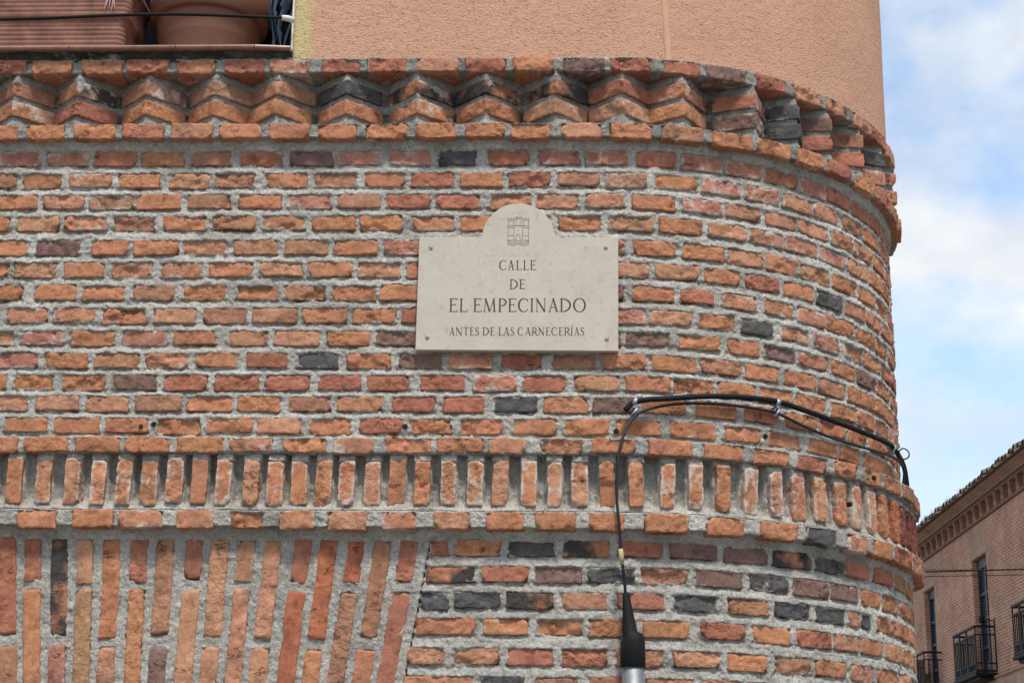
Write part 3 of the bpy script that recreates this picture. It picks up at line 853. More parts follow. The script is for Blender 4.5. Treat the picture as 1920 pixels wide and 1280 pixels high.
# ---- window: sill tiles, frame, glass and the dark room behind
window = empty('window', parent=building)
sill = MB().box(-2.6, -1.01, -0.03, 0.44, 4.185, 4.217, 0.0).build('sill', M['mortar_dirt'], window)
edges = [-2.10, -1.752, -1.390, -1.124, -1.006]
for a, b in zip(edges[:-1], edges[1:]):
    v = MB()
    g2 = 0.0012
    # nosed tile: rounded front edge with a drip
    pr = [(-0.060, 4.2175), (-0.066, 4.2205), (-0.068, 4.2255), (-0.066, 4.231), (-0.058, 4.2345), (0.02, 4.2375), (0.42, 4.240), (0.42, 4.2185), (-0.045, 4.2180)]
    v.loft([[(a + g2, y, z) for y, z in pr], [(b - g2, y + (0.012 if b > -1.01 else 0), z) for y, z in pr]])
    v.build('sill_tile', M['sill'], sill)
# ragged mossy bedding under the tiles
sheet('bedding', [(4.2175, 0.044), (4.214, 0.040), (4.198, 0.031), (4.190, 0.029)], S_MIN, -1.0, M['mortar_dirt'], sill, amp=1.6, ds=0.006, dz=0.004)
MB().box(-1.062, -1.008, 0.37, 0.425, 4.22, 6.1, 0.004).build('frame', M['wood_dark'], window)
MB().box(-2.60, -1.062, 0.37, 0.425, 4.22, 4.275, 0.004).build('frame', M['wood_dark'], window)
MB().box(-1.86, -1.80, 0.372, 0.422, 4.275, 6.1, 0.004).build('frame', M['wood_dark'], window)
MB().box(-1.80, -1.062, 0.395, 0.401, 4.275, 6.1).build('pane', M['glass'], window)
MB().box(-2.60, -1.86, 0.395, 0.401, 4.275, 6.1).build('pane', M['glass'], window)
MB().box(-2.7, -1.0, 0.9, 0.95, 4.2, 6.2).build('room_wall', M['interior'], window)
MB().box(-2.75, -2.6, 0.0, 0.45, 4.2, 6.2).build('reveal', M['stucco'], window)
MB().box(-5.0, -1.0075, -0.0125, 0.44, 5.05, 6.2).build('reveal', M['stucco'], window)  # unseen wall over the opening, added to darken the sill below
# ------------------------------------------------------------------ things on the window sill
def trough():
    o = empty('planter_box', (-1.93, 0.14, 4.2405))
    tag(o, 'long ribbed terracotta-coloured planter box on the window sill, left of the round pot', 'planter')
    def ring(hx, hy, z, r=0.028):
        pts = []
        for cx, cy, a0 in ((hx - r, -hy + r, -90), (hx - r, hy - r, 0), (-hx + r, hy - r, 90), (-hx + r, -hy + r, 180)):
            for k in range(5):
                a = math.radians(a0 + 22.5 * k)
                pts.append((cx + r * math.cos(a), cy + r * math.sin(a), z))
        return pts
    b = MB()
    rings = [ring(0.322, 0.098, 0.0), ring(0.328, 0.103, 0.006)]
    z = 0.022
    for k in range(6):                       # moulded ribs on the lower body
        zz = 0.030 + k * 0.0165
        e = 0.330 + zz * 0.05
        h = 0.105 + zz * 0.05
        rings += [ring(e, h, zz), ring(e, h + 0.0012, zz + 0.004), ring(e, h + 0.0012, zz + 0.011), ring(e, h - 0.0006, zz + 0.0142)]
    rings += [ring(0.338, 0.113, 0.134), ring(0.347, 0.122, 0.139)]
    for k in range(6):                       # upper collar, ribbed too
        zz = 0.146 + k * 0.0165
        e, h = 0.348 + (zz - .14) * 0.05, 0.123 + (zz - .14) * 0.05
        rings += [ring(e, h, zz), ring(e, h + 0.0012, zz + 0.004), ring(e, h + 0.0012, zz + 0.011), ring(e, h - 0.0006, zz + 0.0142)]
    rings += [ring(0.362, 0.137, 0.252), ring(0.362, 0.137, 0.266), ring(0.345, 0.120, 0.266), ring(0.340, 0.115, 0.225)]
    b.loft(rings)
    b.build('box', M['planter'], o, True)
    s = MB()
    s.box(-0.335, 0.335, -0.11, 0.11, 0.20, 0.235, 0.01)
    s.build('soil', M['mortar_dirt'], o)
    return o
trough()

def lathe(prof, n=56):
    return [[(r * math.cos(2 * math.pi * k / n), r * math.sin(2 * math.pi * k / n), z) for k in range(n)] for r, z in prof]
pot = empty('flower_pot', (-1.352, 0.222, 4.2405))
tag(pot, 'round brown terracotta flower pot with wide rim on the window sill', 'pot')
MB().loft(lathe([(0.140, 0.0), (0.147, 0.004), (0.158, 0.05), (0.170, 0.112), (0.1725, 0.118), (0.1735, 0.124), (0.184, 0.188), (0.186, 0.196)])).build('body', M['terracotta'], pot, True)
MB().loft(lathe([(0.184, 0.192), (0.200, 0.194), (0.205, 0.198), (0.210, 0.30), (0.206, 0.305), (0.196, 0.305), (0.192, 0.27)])).build('rim', M['terracotta'], pot, True)

# pale blue strips behind the pot, standing in for reflections in the glass
vs, fs = [], []
nU, nV = 16, 26
for j in range(nV):
    for i in range(nU):
        u, v = i / (nU - 1), j / (nV - 1)
        x = -1.165 + 0.085 * u + 0.02 * math.sin(v * 5 + u * 3)
        z = 4.315 + 0.30 * v + 0.05 * (1 - u)
        y = 0.345 - 0.012 * math.sin(u * 9 + v * 4) - 0.02 * v
        vs.append((x, y, z))
for j in range(nV - 1):
    for i in range(nU - 1):
        w = 0.5 + 0.5 * math.sin(i * 1.7 + j * 0.15)
        if w > 0.62 - 0.55 * j / nV:
            fs.append((j * nU + i, j * nU + i + 1, (j + 1) * nU + i + 1, (j + 1) * nU + i))
sheen = mesh('sheen_streaks', vs, fs, M['sheen'], None, True)
sm = sheen.modifiers.new('thickness', 'SOLIDIFY'); sm.thickness = 0.0012
tag(sheen, 'pale blue streaks standing in for glass reflections behind the flower pot at the window edge', 'sheen')

rb = empty('raffia_tuft', (-1.655, -0.02, 4.45))
for k in range(5):
    a = random.uniform(-1, 1)
    MB().tube([( -1.650 + 0.006 * k - rb.location.x, 0.008 - rb.location.y, 4.56 - rb.location.z), (-1.652 + 0.005 * k - rb.location.x, 0.000 - rb.location.y, 4.47 - rb.location.z), (-1.655 + 0.005 * k + 0.012 * a - rb.location.x, 0.004 - rb.location.y, 4.40 + 0.012 * random.random() - rb.location.z)], [0.004, 0.0035, 0.0008], 5).build('strand', M['ribbon'], rb)
tag(rb, 'tuft of pale pink raffia strands hanging over the ribbed planter box', 'raffia')

oc = empty('washing_cable', (-1.5, -0.07, 4.33))
pts = spline([(-2.60, -0.072, 4.318), (-1.995, -0.07, 4.328), (-1.813, -0.07, 4.332), (-1.613, -0.07, 4.340), (-1.369, -0.07, 4.342), (-1.034, -0.055, 4.334)], 10)
MB().tube([tuple(np.array(p) - np.array(oc.location)) for p in pts], 0.0058, 8).build('line', M['black'], oc, True)
MB().tube([(-1.040 + 1.5, 0.014, 0.0042), (-1.020 + 1.5, 0.022, 0.005), (-1.006 + 1.5, 0.040, 0.008)], [0.009, 0.0105, 0.0105], 10).build('connector', M['white_trim'], oc, True)
tag(oc, 'thin black cable stretched across the window in front of the planters', 'cable')

# ------------------------------------------------------------------ street name plaque
plaque = empty('street_plaque', (-0.236, -0.006, 3.17))
tag(plaque, 'cream limestone street name plaque with rounded top and engraved lettering on the brick wall', 'plaque')
PX, PZ, PF = -0.236, 3.17, -0.0245      # local origin; front face plane
def plq_outline():
    pts = [(-0.5575, 3.1795), (0.0855, 3.1765), (0.0865, 3.5565)]
    # shoulder, small fillet, arch
    cx, cz, r = -0.2355, 3.5555, 0.1175
    f = 0.010
    pts += [(cx + r + f + 0.004, 3.5567), (cx + r + 0.004, 3.5590), (cx + r + 0.0005, 3.566)]
    for k in range(1, 40):
        a = math.radians(5 + 170 * k / 40)
        pts.append((cx + r * math.cos(a), cz + r * math.sin(a) * 1.015))
    pts += [(cx - r - 0.0005, 3.566), (cx - r - 0.004, 3.5605), (cx - r - f - 0.004, 3.5585), (-0.5555, 3.5585)]
    return [(x - PX, z - PZ) for x, z in pts]
ol = plq_outline()
n = len(ol)
cxo, czo = 0.0, 0.2
def inset(d): # offset inwards by averaged edge normals
    out = []
    for i in range(n):
        p0, p1, p2 = Vector(ol[i - 1]), Vector(ol[i]), Vector(ol[(i + 1) % n])
        e1, e2 = (p1 - p0).normalized(), (p2 - p1).normalized()
        nn = Vector((-e1.y - e2.y, e1.x + e2.x)).normalized()
        out.append((p1.x + nn.x * d, p1.y + nn.y * d))
    return out
rg = [[(x, 0.0, z) for x, z in ol], [(x, PF + 0.0018, z) for x, z in ol], [(x, PF + 0.0005, z) for x, z in inset(0.0007)], [(x, PF, z) for x, z in inset(0.002)]]
MB().loft(rg).build('slab', M['stone'], plaque)

def strip(path, widths):
    """ribbon of varying width along a 2-D path"""
    L_, R_ = [], []
    for i, p in enumerate(path):
        a = np.array(path[max(i - 1, 0)]); b = np.array(path[min(i + 1, len(path) - 1)])
        t = (b - a) / max(1e-9, np.linalg.norm(b - a))
        nrm = np.array([-t[1], t[0]])
        w = widths[i] / 2
        L_.append(np.array(p) + nrm * w); R_.append(np.array(p) - nrm * w)
    m = len(path)
    return [tuple(v) for v in L_ + R_], [(m + i, m + i + 1, i + 1, i) for i in range(m - 1)]

TH, TN = 0.115, 0.052                     # thick and thin strokes, cap height = 1
def ln(x0, y0, x1, y1, w, w2=None): return ([(x0, y0), (x1, y1)], [w, w2 or w])
def serif(x, y, w, up): 
    h = 0.035
    return [([(x - w, y + (h / 2 if up else -h / 2)), (x + w, y + (h / 2 if up else -h / 2))], [h, h]),
            ([(x, y + (h if up else -h)), (x, y + (h * 2.6 if up else -h * 2.6))], [w * 1.35, TH * 0.9])]
def arc(cx, cy, rx, ry, a0, a1, wf, n=28):
    P = [(cx + rx * math.cos(math.radians(a0 + (a1 - a0) * k / n)), cy + ry * math.sin(math.radians(a0 + (a1 - a0) * k / n))) for k in range(n + 1)]
    return (P, [wf(math.radians(a0 + (a1 - a0) * k / n)) for k in range(n + 1)])
side = lambda a: TN + (TH * 1.12 - TN) * abs(math.cos(a)) ** 1.5
def glyph(c, W):
    """strokes in a box W wide and 1 high"""
    s = []
    st = lambda x, w=TH, foot=True, head=True: [ln(x, 0.02, x, 0.98, w)] + (serif(x, 0, 0.115, True) if foot else []) + (serif(x, 1, 0.115, False) if head else [])
    x0 = 0.125
    term = lambda x, y, d, hgt=0.13: [ln(x, y, x + 0.015, y + d * hgt, 0.05, 0.028)]
    if c in 'I\u00cd':
        s += st(W / 2)
        if c == '\u00cd': s += [ln(W / 2 - 0.02, 1.10, W / 2 + 0.16, 1.34, 0.035, 0.085)]
    elif c == 'L':
        s += st(x0) + [ln(x0, 0.025, W - 0.03, 0.025, TN), ln(W - 0.03, 0.01, W + 0.01, 0.19, 0.06, 0.03)]
    elif c == 'E':
        s += st(x0) + [ln(x0, 0.025, W - 0.03, 0.025, TN), ln(W - 0.04, 0.01, W + 0.01, 0.17, 0.06, 0.03), ln(x0, 0.975, W - 0.05, 0.975, TN), ln(W - 0.05, 0.99, W - 0.03, 0.85, 0.055, 0.03), ln(x0, 0.53, W - 0.16, 0.53, TN), ln(W - 0.16, 0.44, W - 0.16, 0.62, 0.035, 0.035)]
    elif c == 'T':
        s += st(W / 2, head=False) + [ln(0.02, 0.975, W - 0.02, 0.975, TN), ln(0.03, 0.99, -0.01, 0.83, 0.055, 0.03), ln(W - 0.03, 0.99, W + 0.01, 0.83, 0.055, 0.03)]
    elif c == 'D':
        s += st(x0) + [arc(x0 + 0.05, 0.5, W - x0 - 0.11, 0.475, -90, 90, lambda a: TN + (TH * 1.15 - TN) * math.cos(a) ** 1.3 if math.cos(a) > 0 else TN)]
    elif c in 'PR':
        h = 0.26
        s += st(x0) + [arc(x0 + 0.1, 0.975 - h, W - x0 - (0.17 if c == 'P' else 0.27), h - 0.005, -95, 90, lambda a: TN + (TH - TN) * max(0, math.cos(a)) ** 1.3), ln(x0, 0.975, x0 + 0.12, 0.975, TN)]
        if c == 'P': s += [ln(x0, 0.46, x0 + 0.12, 0.462, TN)]
        if c == 'R': s += [ln(x0, 0.46, x0 + 0.15, 0.462, TN), ln(x0 + 0.2, 0.47, W - 0.05, 0.02, TH, TH * 0.9), ln(W - 0.10, 0.018, W + 0.05, 0.018, 0.035)]
    elif c == 'C':
        s += [arc(W * 0.54, 0.5, W * 0.48, 0.49, 42, 318, lambda a: TN + (TH * 1.15 - TN) * max(0, -math.cos(a)) ** 1.2), ln(W - 0.10, 0.93, W - 0.075, 0.76, 0.065, 0.03), ln(W - 0.12, 0.12, W - 0.04, 0.24, 0.055, 0.03)]
    elif c == 'O':
        s += [arc(W / 2, 0.5, W / 2 - 0.04, 0.495, 0, 360, side, 44)]
    elif c == 'S':
        P = [(W - 0.08, 0.82), (W - 0.14, 0.93), (W * 0.52, 0.975), (W * 0.22, 0.90), (W * 0.14, 0.74), (W * 0.30, 0.59), (W * 0.62, 0.46), (W * 0.86, 0.30), (W * 0.80, 0.12), (W * 0.5, 0.025), (W * 0.18, 0.06), (0.06, 0.18)]
        P = [tuple(q) for q in spline(P, 5)]
        m = len(P)
        s += [(P, [TN + (TH * 1.1 - TN) * math.exp(-((k / m - 0.5) / 0.2) ** 2) for k in range(m)]), ln(W - 0.09, 0.99, W - 0.07, 0.76, 0.035), ln(0.05, 0.0, 0.035, 0.24, 0.035)]
    elif c == 'A':
        s += [ln(W * 0.5, 0.99, 0.10, 0.03, TN, TN), ln(W * 0.47, 1.02, W - 0.12, 0.03, TH), ln(0.24 * W, 0.34, 0.76 * W, 0.34, 0.045), ln(0.0, 0.018, 0.21, 0.018, 0.035), ln(W - 0.24, 0.018, W + 0.01, 0.018, 0.035)]
    elif c == 'N':
        s += [ln(0.12, 0.0, 0.12, 0.97, TN), ln(0.10, 0.97, W - 0.10, 0.02, TH * 1.05), ln(W - 0.10, -0.02, W - 0.10, 1.0, TN), ln(0.0, 0.982, 0.17, 0.982, 0.035), ln(0.02, 0.018, 0.23, 0.018, 0.035), ln(W - 0.20, 0.982, W, 0.982, 0.035)]
    elif c == 'M':
        s += [ln(0.12, 0.0, 0.20, 0.97, TN), ln(0.19, 0.98, W * 0.51, 0.02, TH), ln(W * 0.51, 0.0, W - 0.19, 0.98, TN), ln(W - 0.20, 0.98, W - 0.13, 0.02, TH), ln(0.02, 0.018, 0.24, 0.018, 0.035), ln(W - 0.26, 0.018, W, 0.018, 0.035), ln(0.08, 0.982, 0.22, 0.982, 0.035), ln(W - 0.22, 0.982, W - 0.07, 0.982, 0.035)]
    return s

LINES = [('CALLE', 3446.6, 3479.6, [(-295.0, -271.5), (-267.5, -246.5), (-240.8, -223.3), (-218.3, -200.8), (-195.8, -175.9)]),
 ('DE', 3382.2, 3415.0, [(-260.6, -234.9), (-230.0, -211.8)]),
 ('ELEMPECINADO', 3305.9, 3350.8, [(-453.2, -426.4), (-420.2, -394.0), (-376.2, -349.3), (-345.6, -302.2), (-296.7, -268.7), (-264.9, -238.9), (-232.7, -199.2), (-195.0, -183.1), (-178.2, -143.5), (-137.3, -103.9), (-100.2, -64.3), (-56.9, -17.9)]),
 ('ANTESDELASCARNECER\u00cdAS', 3227.4, 3254.8, [(-450.6, -433.2), (-430.8, -409.7), (-406.7, -388.7), (-385.4, -371.3), (-368.1, -355.8), (-344.9, -324.3), (-320.6, -306.3), (-293.9, -279.1), (-278.6, -258.8), (-256.4, -244.0), (-232.9, -214.4), (-210.0, -190.9), (-188.5, -170.0), (-168.0, -148.3), (-144.1, -129.3), (-126.1, -106.4), (-102.9, -88.6), (-85.7, -66.5), (-65.2, -57.8), (-54.2, -36.9), (-34.5, -21.7)])]
for txt, z0, z1, xs in LINES:
    H = (z1 - z0) / 1000
    mb = MB()
    lay_ = 0
    for ch, (a, b) in zip(txt, xs):
        a, b = a / 1000, b / 1000
        for path, wd in glyph(ch, (b - a) / H):
            v, f = strip(path, wd)
            lay_ += 1
            mb.add([(a + x * H - PX, PF - 0.0004 - 0.00001 * (lay_ % 12), z0 / 1000 + z * H - PZ) for x, z in v], f)
    mb.build('inscription', M['engrave'], plaque)

def em(x, y):                             # emblem drawing units -> local
    sx = (-0.2007 + 0.2703) / (1215 - 690)
    return (-0.2703 + (x - 690) * sx - PX, 3.6272 - (y - 430) * (3.6272 - 3.5301) / 700 - PZ)
polys = []
def rect(x0, y0, x1, y1): polys.append([(x0, y0), (x1, y0), (x1, y1), (x0, y1), (x0, y0)])
for q in ((692, 470, 850, 510), (1055, 470, 1215, 510), (870, 430, 1030, 465), (710, 510, 835, 638), (1075, 510, 1200, 638), (895, 465, 1015, 638), (690, 640, 862, 685), (1040, 640, 1215, 685), (705, 685, 845, 890), (1060, 685, 1200, 890)): rect(*q)
polys += [[(862, 640), (1040, 640)], [(705, 890), (690, 1000), (895, 1000)], [(845, 890), (858, 1000)], [(1060, 890), (1040, 1000)], [(1200, 890), (1212, 1000), (1000, 1000)],
          [(895, 1000), (900, 900), (910, 870), (945, 850), (980, 870), (992, 900), (1000, 1000)], [(688, 1000), (686, 1095)], [(1212, 1000), (1212, 1095)]]
for dy in (15, 58, 98):
    polys.append([(688 + 524 * k / 24, 1000 + dy + 17 * (1 - math.cos(2 * math.pi * 2 * k / 24))) for k in range(25)])
mb = MB()
for k, p in enumerate(polys):
    P = [em(*q) for q in p]
    for i in range(len(P) - 1):
        v, f = strip([P[i], P[i + 1]], [0.0016, 0.0016])
        mb.add([(x, PF - 0.0004 - 0.00001 * ((k * 5 + i) % 15), z) for x, z in v], f)
mb.build('emblem', M['engrave_pale'], plaque)
for x, z in ((-0.5171, 3.5221), (0.0462, 3.5213), (-0.5207, 3.2199), (0.0490, 3.2152)):
    mb = MB()
    rr = [[(x - PX + r * math.cos(2 * math.pi * k / 16), PF + y, z - PZ + r * math.sin(2 * math.pi * k / 16)) for k in range(16)] for r, y in ((0.0068, 0.002), (0.0066, -0.0012), (0.0040, -0.0022), (0.0022, -0.0020), (0.0016, 0.0008))]
    mb.loft(rr)
    mb.build('screw', M['screw'], plaque, True)

# ------------------------------------------------------------------ cables, clamps and the riser pipe
def wp(s, z, off): return tuple(wallpt(s / 1000, z / 1000, off / 1000))
thick = [(104, 2984, 32), (128, 3009, 30), (174, 3021, 30), (232, 3027, 30), (369, 3044, 30), (496, 3053, 30), (603, 3054, 30), (697, 3043, 30), (839, 3028, 30), (1014, 3019, 30), (1190, 3020, 30), (1280, 3014, 28), (1420, 2990, 26), (1600, 2960, 26)]
tk = MB().tube(spline([wp(*p) for p in thick], 8), 0.0088, 12).build('wall_cable', M['black'], None, True)
tag(tk, 'thick black cable clipped in a shallow arc around the rounded corner', 'cable')
thin = [(100, 2400, 64), (95, 2457, 75), (87, 2519, 85), (81, 2608, 90), (75, 2682, 88), (74, 2749, 85), (81, 2834, 80), (101, 2910, 60), (129, 2960, 35), (158, 2984, 25), (217, 3004, 22), (302, 3018, 22), (407, 3023, 22), (499, 3024, 22), (607, 3018, 22), (702, 2994, 22), (819, 2974, 22), (958, 2969, 22), (1093, 2972, 28), (1205, 2978, 34), (1290, 2972, 40), (1330, 2950, 42), (1340, 2915, 36), (1335, 2880, 30)]
tn = empty('thin_cable', wp(81, 2608, 90))
tl = Vector(tn.location)
MB().tube([tuple(Vector(tuple(p)) - tl) for p in spline([wp(*p) for p in thin], 8)], 0.0048, 10).build('line', M['cable'], tn, True)
MB().tube([tuple(Vector(wp(*p)) - tl) for p in ((85, 2538, 86), (86.5, 2515, 85), (89, 2491, 81))], [0.0072, 0.0082, 0.0070], 10).build('tape', M['tape'], tn, True)
tag(tn, 'thin grey cable rising from the pipe and looping under the thick cable', 'cable')

def clamp(s, z, off, label, sc=1.0):
    o = empty('cable_clamp', wp(s, z, 4))
    L0 = Vector(o.location)
    th = wallang(s / 1000)
    T, Nn = Vector((math.cos(th), math.sin(th), 0)), Vector((math.sin(th), -math.cos(th), 0))
    def bandring(cz, cn, rad, wdt, a0=-40, a1=220, name='band', rot=0.0):
        vs, fs = [], []
        m_ = 20
        for k in range(m_ + 1):
            a = math.radians(a0 + (a1 - a0) * k / m_)
            for t in (-wdt / 2, wdt / 2):
                for rr_ in (rad, rad + 0.0022):
                    p = T * (t + rot * math.sin(a) * rad) + Nn * (cn + rr_ * math.cos(a)) + Vector((0, 0, cz + rr_ * math.sin(a)))
                    vs.append(tuple(p))
        for k in range(m_):
            i = k * 4
            fs += [(i, i + 4, i + 6, i + 2), (i + 1, i + 3, i + 7, i + 5), (i, i + 1, i + 5, i + 4), (i + 2, i + 6, i + 7, i + 3)]
        mesh(name, vs, fs, M['steel'], o, True)
    bandring(0.014 * sc, 0.026, 0.0105, 0.014, -60, 235, 'band', 0.3)
    bandring(-0.018 * sc, 0.020, 0.0125, 0.010, -90, 270, 'ring', 0.8)
    MB().tube([tuple(Nn * 0.0), tuple(Nn * 0.030)], [0.004, 0.004], 8).build('bolt', M['steel'], o, True)
    MB().tube([tuple(Nn * 0.024), tuple(Nn * 0.0305)], [0.0075, 0.0075], 6).build('nut', M['steel'], o)
    tag(o, label, 'clamp', 'steel clamps on the wall cables')
clamp(134, 2999, 20, 'galvanised steel clamp at the cut left end of the thick black cable')
clamp(607, 3037, 20, 'galvanised steel clamp at the middle of the arched black cable')
clamp(1240, 3000, 20, 'galvanised steel clamp at the far right silhouette of the rounded corner')
# spare loop of wire by the last clamp
o = empty('wire_loop', wp(1300, 3005, 40))
MB().tube([(0.018 * math.cos(a) + 0.012, 0.004 * math.sin(2 * a), 0.019 * math.sin(a)) for a in np.linspace(0, 2 * math.pi, 30)], 0.0026, 6).build('loop', M['cable'], o, True)
tag(o, 'small loop of grey wire sticking out at the right edge of the corner', 'wire')

pipe = empty('riser_pipe', (0.0, 0.0, 0.0))
pc = Vector(wallpt(0.119, 0.0, 0.075))
pipe.location = pc
px = lambda s, z, of: tuple(Vector(wallpt(s / 1000, z / 1000, of / 1000)) - pc)
MB().tube([px(119, 0, 75), px(119, 1000, 75), px(119, 2200, 75)], 0.0325, 28).build('tube', M['steel'], pipe, True)
MB().tube([px(119, 2186, 75), px(119, 2188, 75), px(118.5, 2262, 75), px(117, 2274, 75), px(112, 2280, 75), px(110, 2292, 74), px(106, 2345, 70), px(101, 2400, 65), px(100, 2408, 64)],
          [0.0355, 0.0375, 0.0365, 0.0340, 0.0255, 0.0225, 0.0165, 0.0110, 0.0095], 26).build('shrink_boot', M['black'], pipe, True)
for z in (1.4, 0.4):
    MB().tube([px(119, z * 1000, 75), px(119, z * 1000 + 25, 75)], 0.036, 24).build('bracket', M['steel'], pipe)
tag(pipe, 'galvanised riser pipe with black heat shrink boot standing against the brick wall', 'pipe')

hk = empty('screw_hook', wp(116, 2503, 18))
MB().tube([(0, 0.01, 0), (0, -0.012, 0)] + [(0.007 * math.sin(a), -0.014 - 0.004 * math.sin(a), -0.008 + 0.008 * math.cos(a)) for a in np.linspace(0, 4.6, 12)], 0.0016, 6).build('hook', M['steel'], hk, True)
tag(hk, 'small steel screw hook in the wall beside the thin cable', 'hook')

PLUGS = [(-1425, 2933, 4, 'square black wall plug in a brick at left above the band of upright bricks'), (-1386, 2942, 2, 'black drilled hole in the joint right of the square plug'), (-585, 2936, 4, 'slanted black plug between two bricks below the lower left corner of the plaque'),
         (78, 2924, 4, 'black wall plug left of the thin cable just above the band'), (577, 2942, 4, 'small black plug in the mortar under the middle clamp'), (1008, 2860, 64, 'black plug in a projecting brick at the right of the corner'), (880, 2752, 57, 'black plug in an upright brick on the rounded corner')]
for s, z, of, lab in PLUGS:
    th = wallang(s / 1000)
    r_ = 0.0085
    mb = MB()
    k_ = 4 if 'square' in lab else 7
    rings = [[(rad * math.cos(2 * math.pi * k / k_ + 0.7 + random.uniform(-.15, .15)), y, rad * math.sin(2 * math.pi * k / k_ + 0.7)) for k in range(k_)] for rad, y in ((r_ * 0.9, 0.02), (r_, -0.002), (r_ * 0.8, -0.004))]
    mb.loft(rings)
    o = mb.build('wall_plug', M['hole'])
    o.location = wp(s, z, of)
    o.rotation_euler = (0, 0, th)
    tag(o, lab, 'wall plug', 'plugs left in the wall')

# ------------------------------------------------------------------ the brick house across the street
house = empty('brick_house', (7.862, 30.635, 0.0), math.radians(-87.0))
tag(house, 'brown brick house down the street with tiled eaves, dentil frieze and iron balconies', 'building')
M['facade'] = mat_uvbrick('weathered_facade_brick', (0.43, 0.208, 0.138), (0.35, 0.163, 0.108), (0.52, 0.340, 0.245), 0.27, 0.062, 0.014)
M['soldier'] = mat_uvbrick('soldier_brick', (0.40, 0.235, 0.17), (0.34, 0.19, 0.14), (0.48, 0.335, 0.255), 0.30, 0.062, 0.012, True)
M['moulding'] = mat_plain('brick_moulding', (0.245, 0.132, 0.095), 0.95, 0.1, 0.25, 9, 40, 0.006)
M['moulding_pale'] = mat_plain('pale_moulding', (0.35, 0.225, 0.17), 0.95, 0.1, 0.25, 9, 40, 0.006)
M['tile'] = mat_plain('lichened_roof_tile', (0.155, 0.120, 0.095), 0.95, 0.1, 0.5, 11, 40, 0.01)
M['iron'] = mat_plain('black_iron', (0.010, 0.010, 0.012), 0.6, 0.15, 0.2, 20)
M['far_frame'] = mat_plain('dark_window_paint', (0.030, 0.030, 0.038), 0.5, 0.4, 0.2, 10)
mg2, ntg2, bg2 = new_mat('blue_window_glass', 0.08, 0.6)
bg2.inputs['Base Color'].default_value = (0.030, 0.040, 0.060, 1)
M['far_glass'] = mg2

def boxuv(o):
    """metre UVs from local x,z (or y,z on end faces)"""
    uvl = o.data.uv_layers.new(name='UVMap')
    for p in o.data.polygons:
        nx = abs(p.normal.x) > 0.7
        for li, vi in zip(p.loop_indices, p.vertices):
            c = o.data.vertices[vi].co
            uvl.data[li].uv = (c.y if nx else c.x, c.z) if abs(p.normal.z) < 0.7 else (c.x, c.y)
    return o
WINS = [(-9.05, -7.95), (-4.64, -3.67), (-0.43, 0.65), (3.85, 4.90)]
ZB, ZT = 5.45, 7.86
xs = sorted([-14.0, 9.0] + [a for w in WINS for a in w])
zs = [0.0, ZB, ZT, 9.05]
mb = MB()
for i in range(len(xs) - 1):
    for j in range(3):
        x0, x1, z0, z1 = xs[i], xs[i + 1], zs[j], zs[j + 1]
        if j == 1 and any(abs(x0 - w[0]) < 1e-6 for w in WINS):
            d = 0.40
            mb.add([(x0, 0, z0), (x1, 0, z0), (x1, d, z0), (x0, d, z0)], [(0, 1, 2, 3)])
            mb.add([(x0, 0, z1), (x1, 0, z1), (x1, d, z1), (x0, d, z1)], [(3, 2, 1, 0)])
            mb.add([(x0, 0, z0), (x0, d, z0), (x0, d, z1), (x0, 0, z1)], [(0, 1, 2, 3)])
            mb.add([(x1, 0, z0), (x1, d, z0), (x1, d, z1), (x1, 0, z1)], [(3, 2, 1, 0)])
        else:
            mb.add([(x0, 0, z0), (x1, 0, z0), (x1, 0, z1), (x0, 0, z1)], [(0, 1, 2, 3)])
mb.add([(-14, 0, 0), (-14, 8, 0), (-14, 8, 9.05), (-14, 0, 9.05)], [(0, 3, 2, 1)])
mb.add([(9, 0, 0), (9, 8, 0), (9, 8, 9.05), (9, 0, 9.05)], [(0, 1, 2, 3)])
fw = boxuv(mb.build('wall', M['facade'], house))
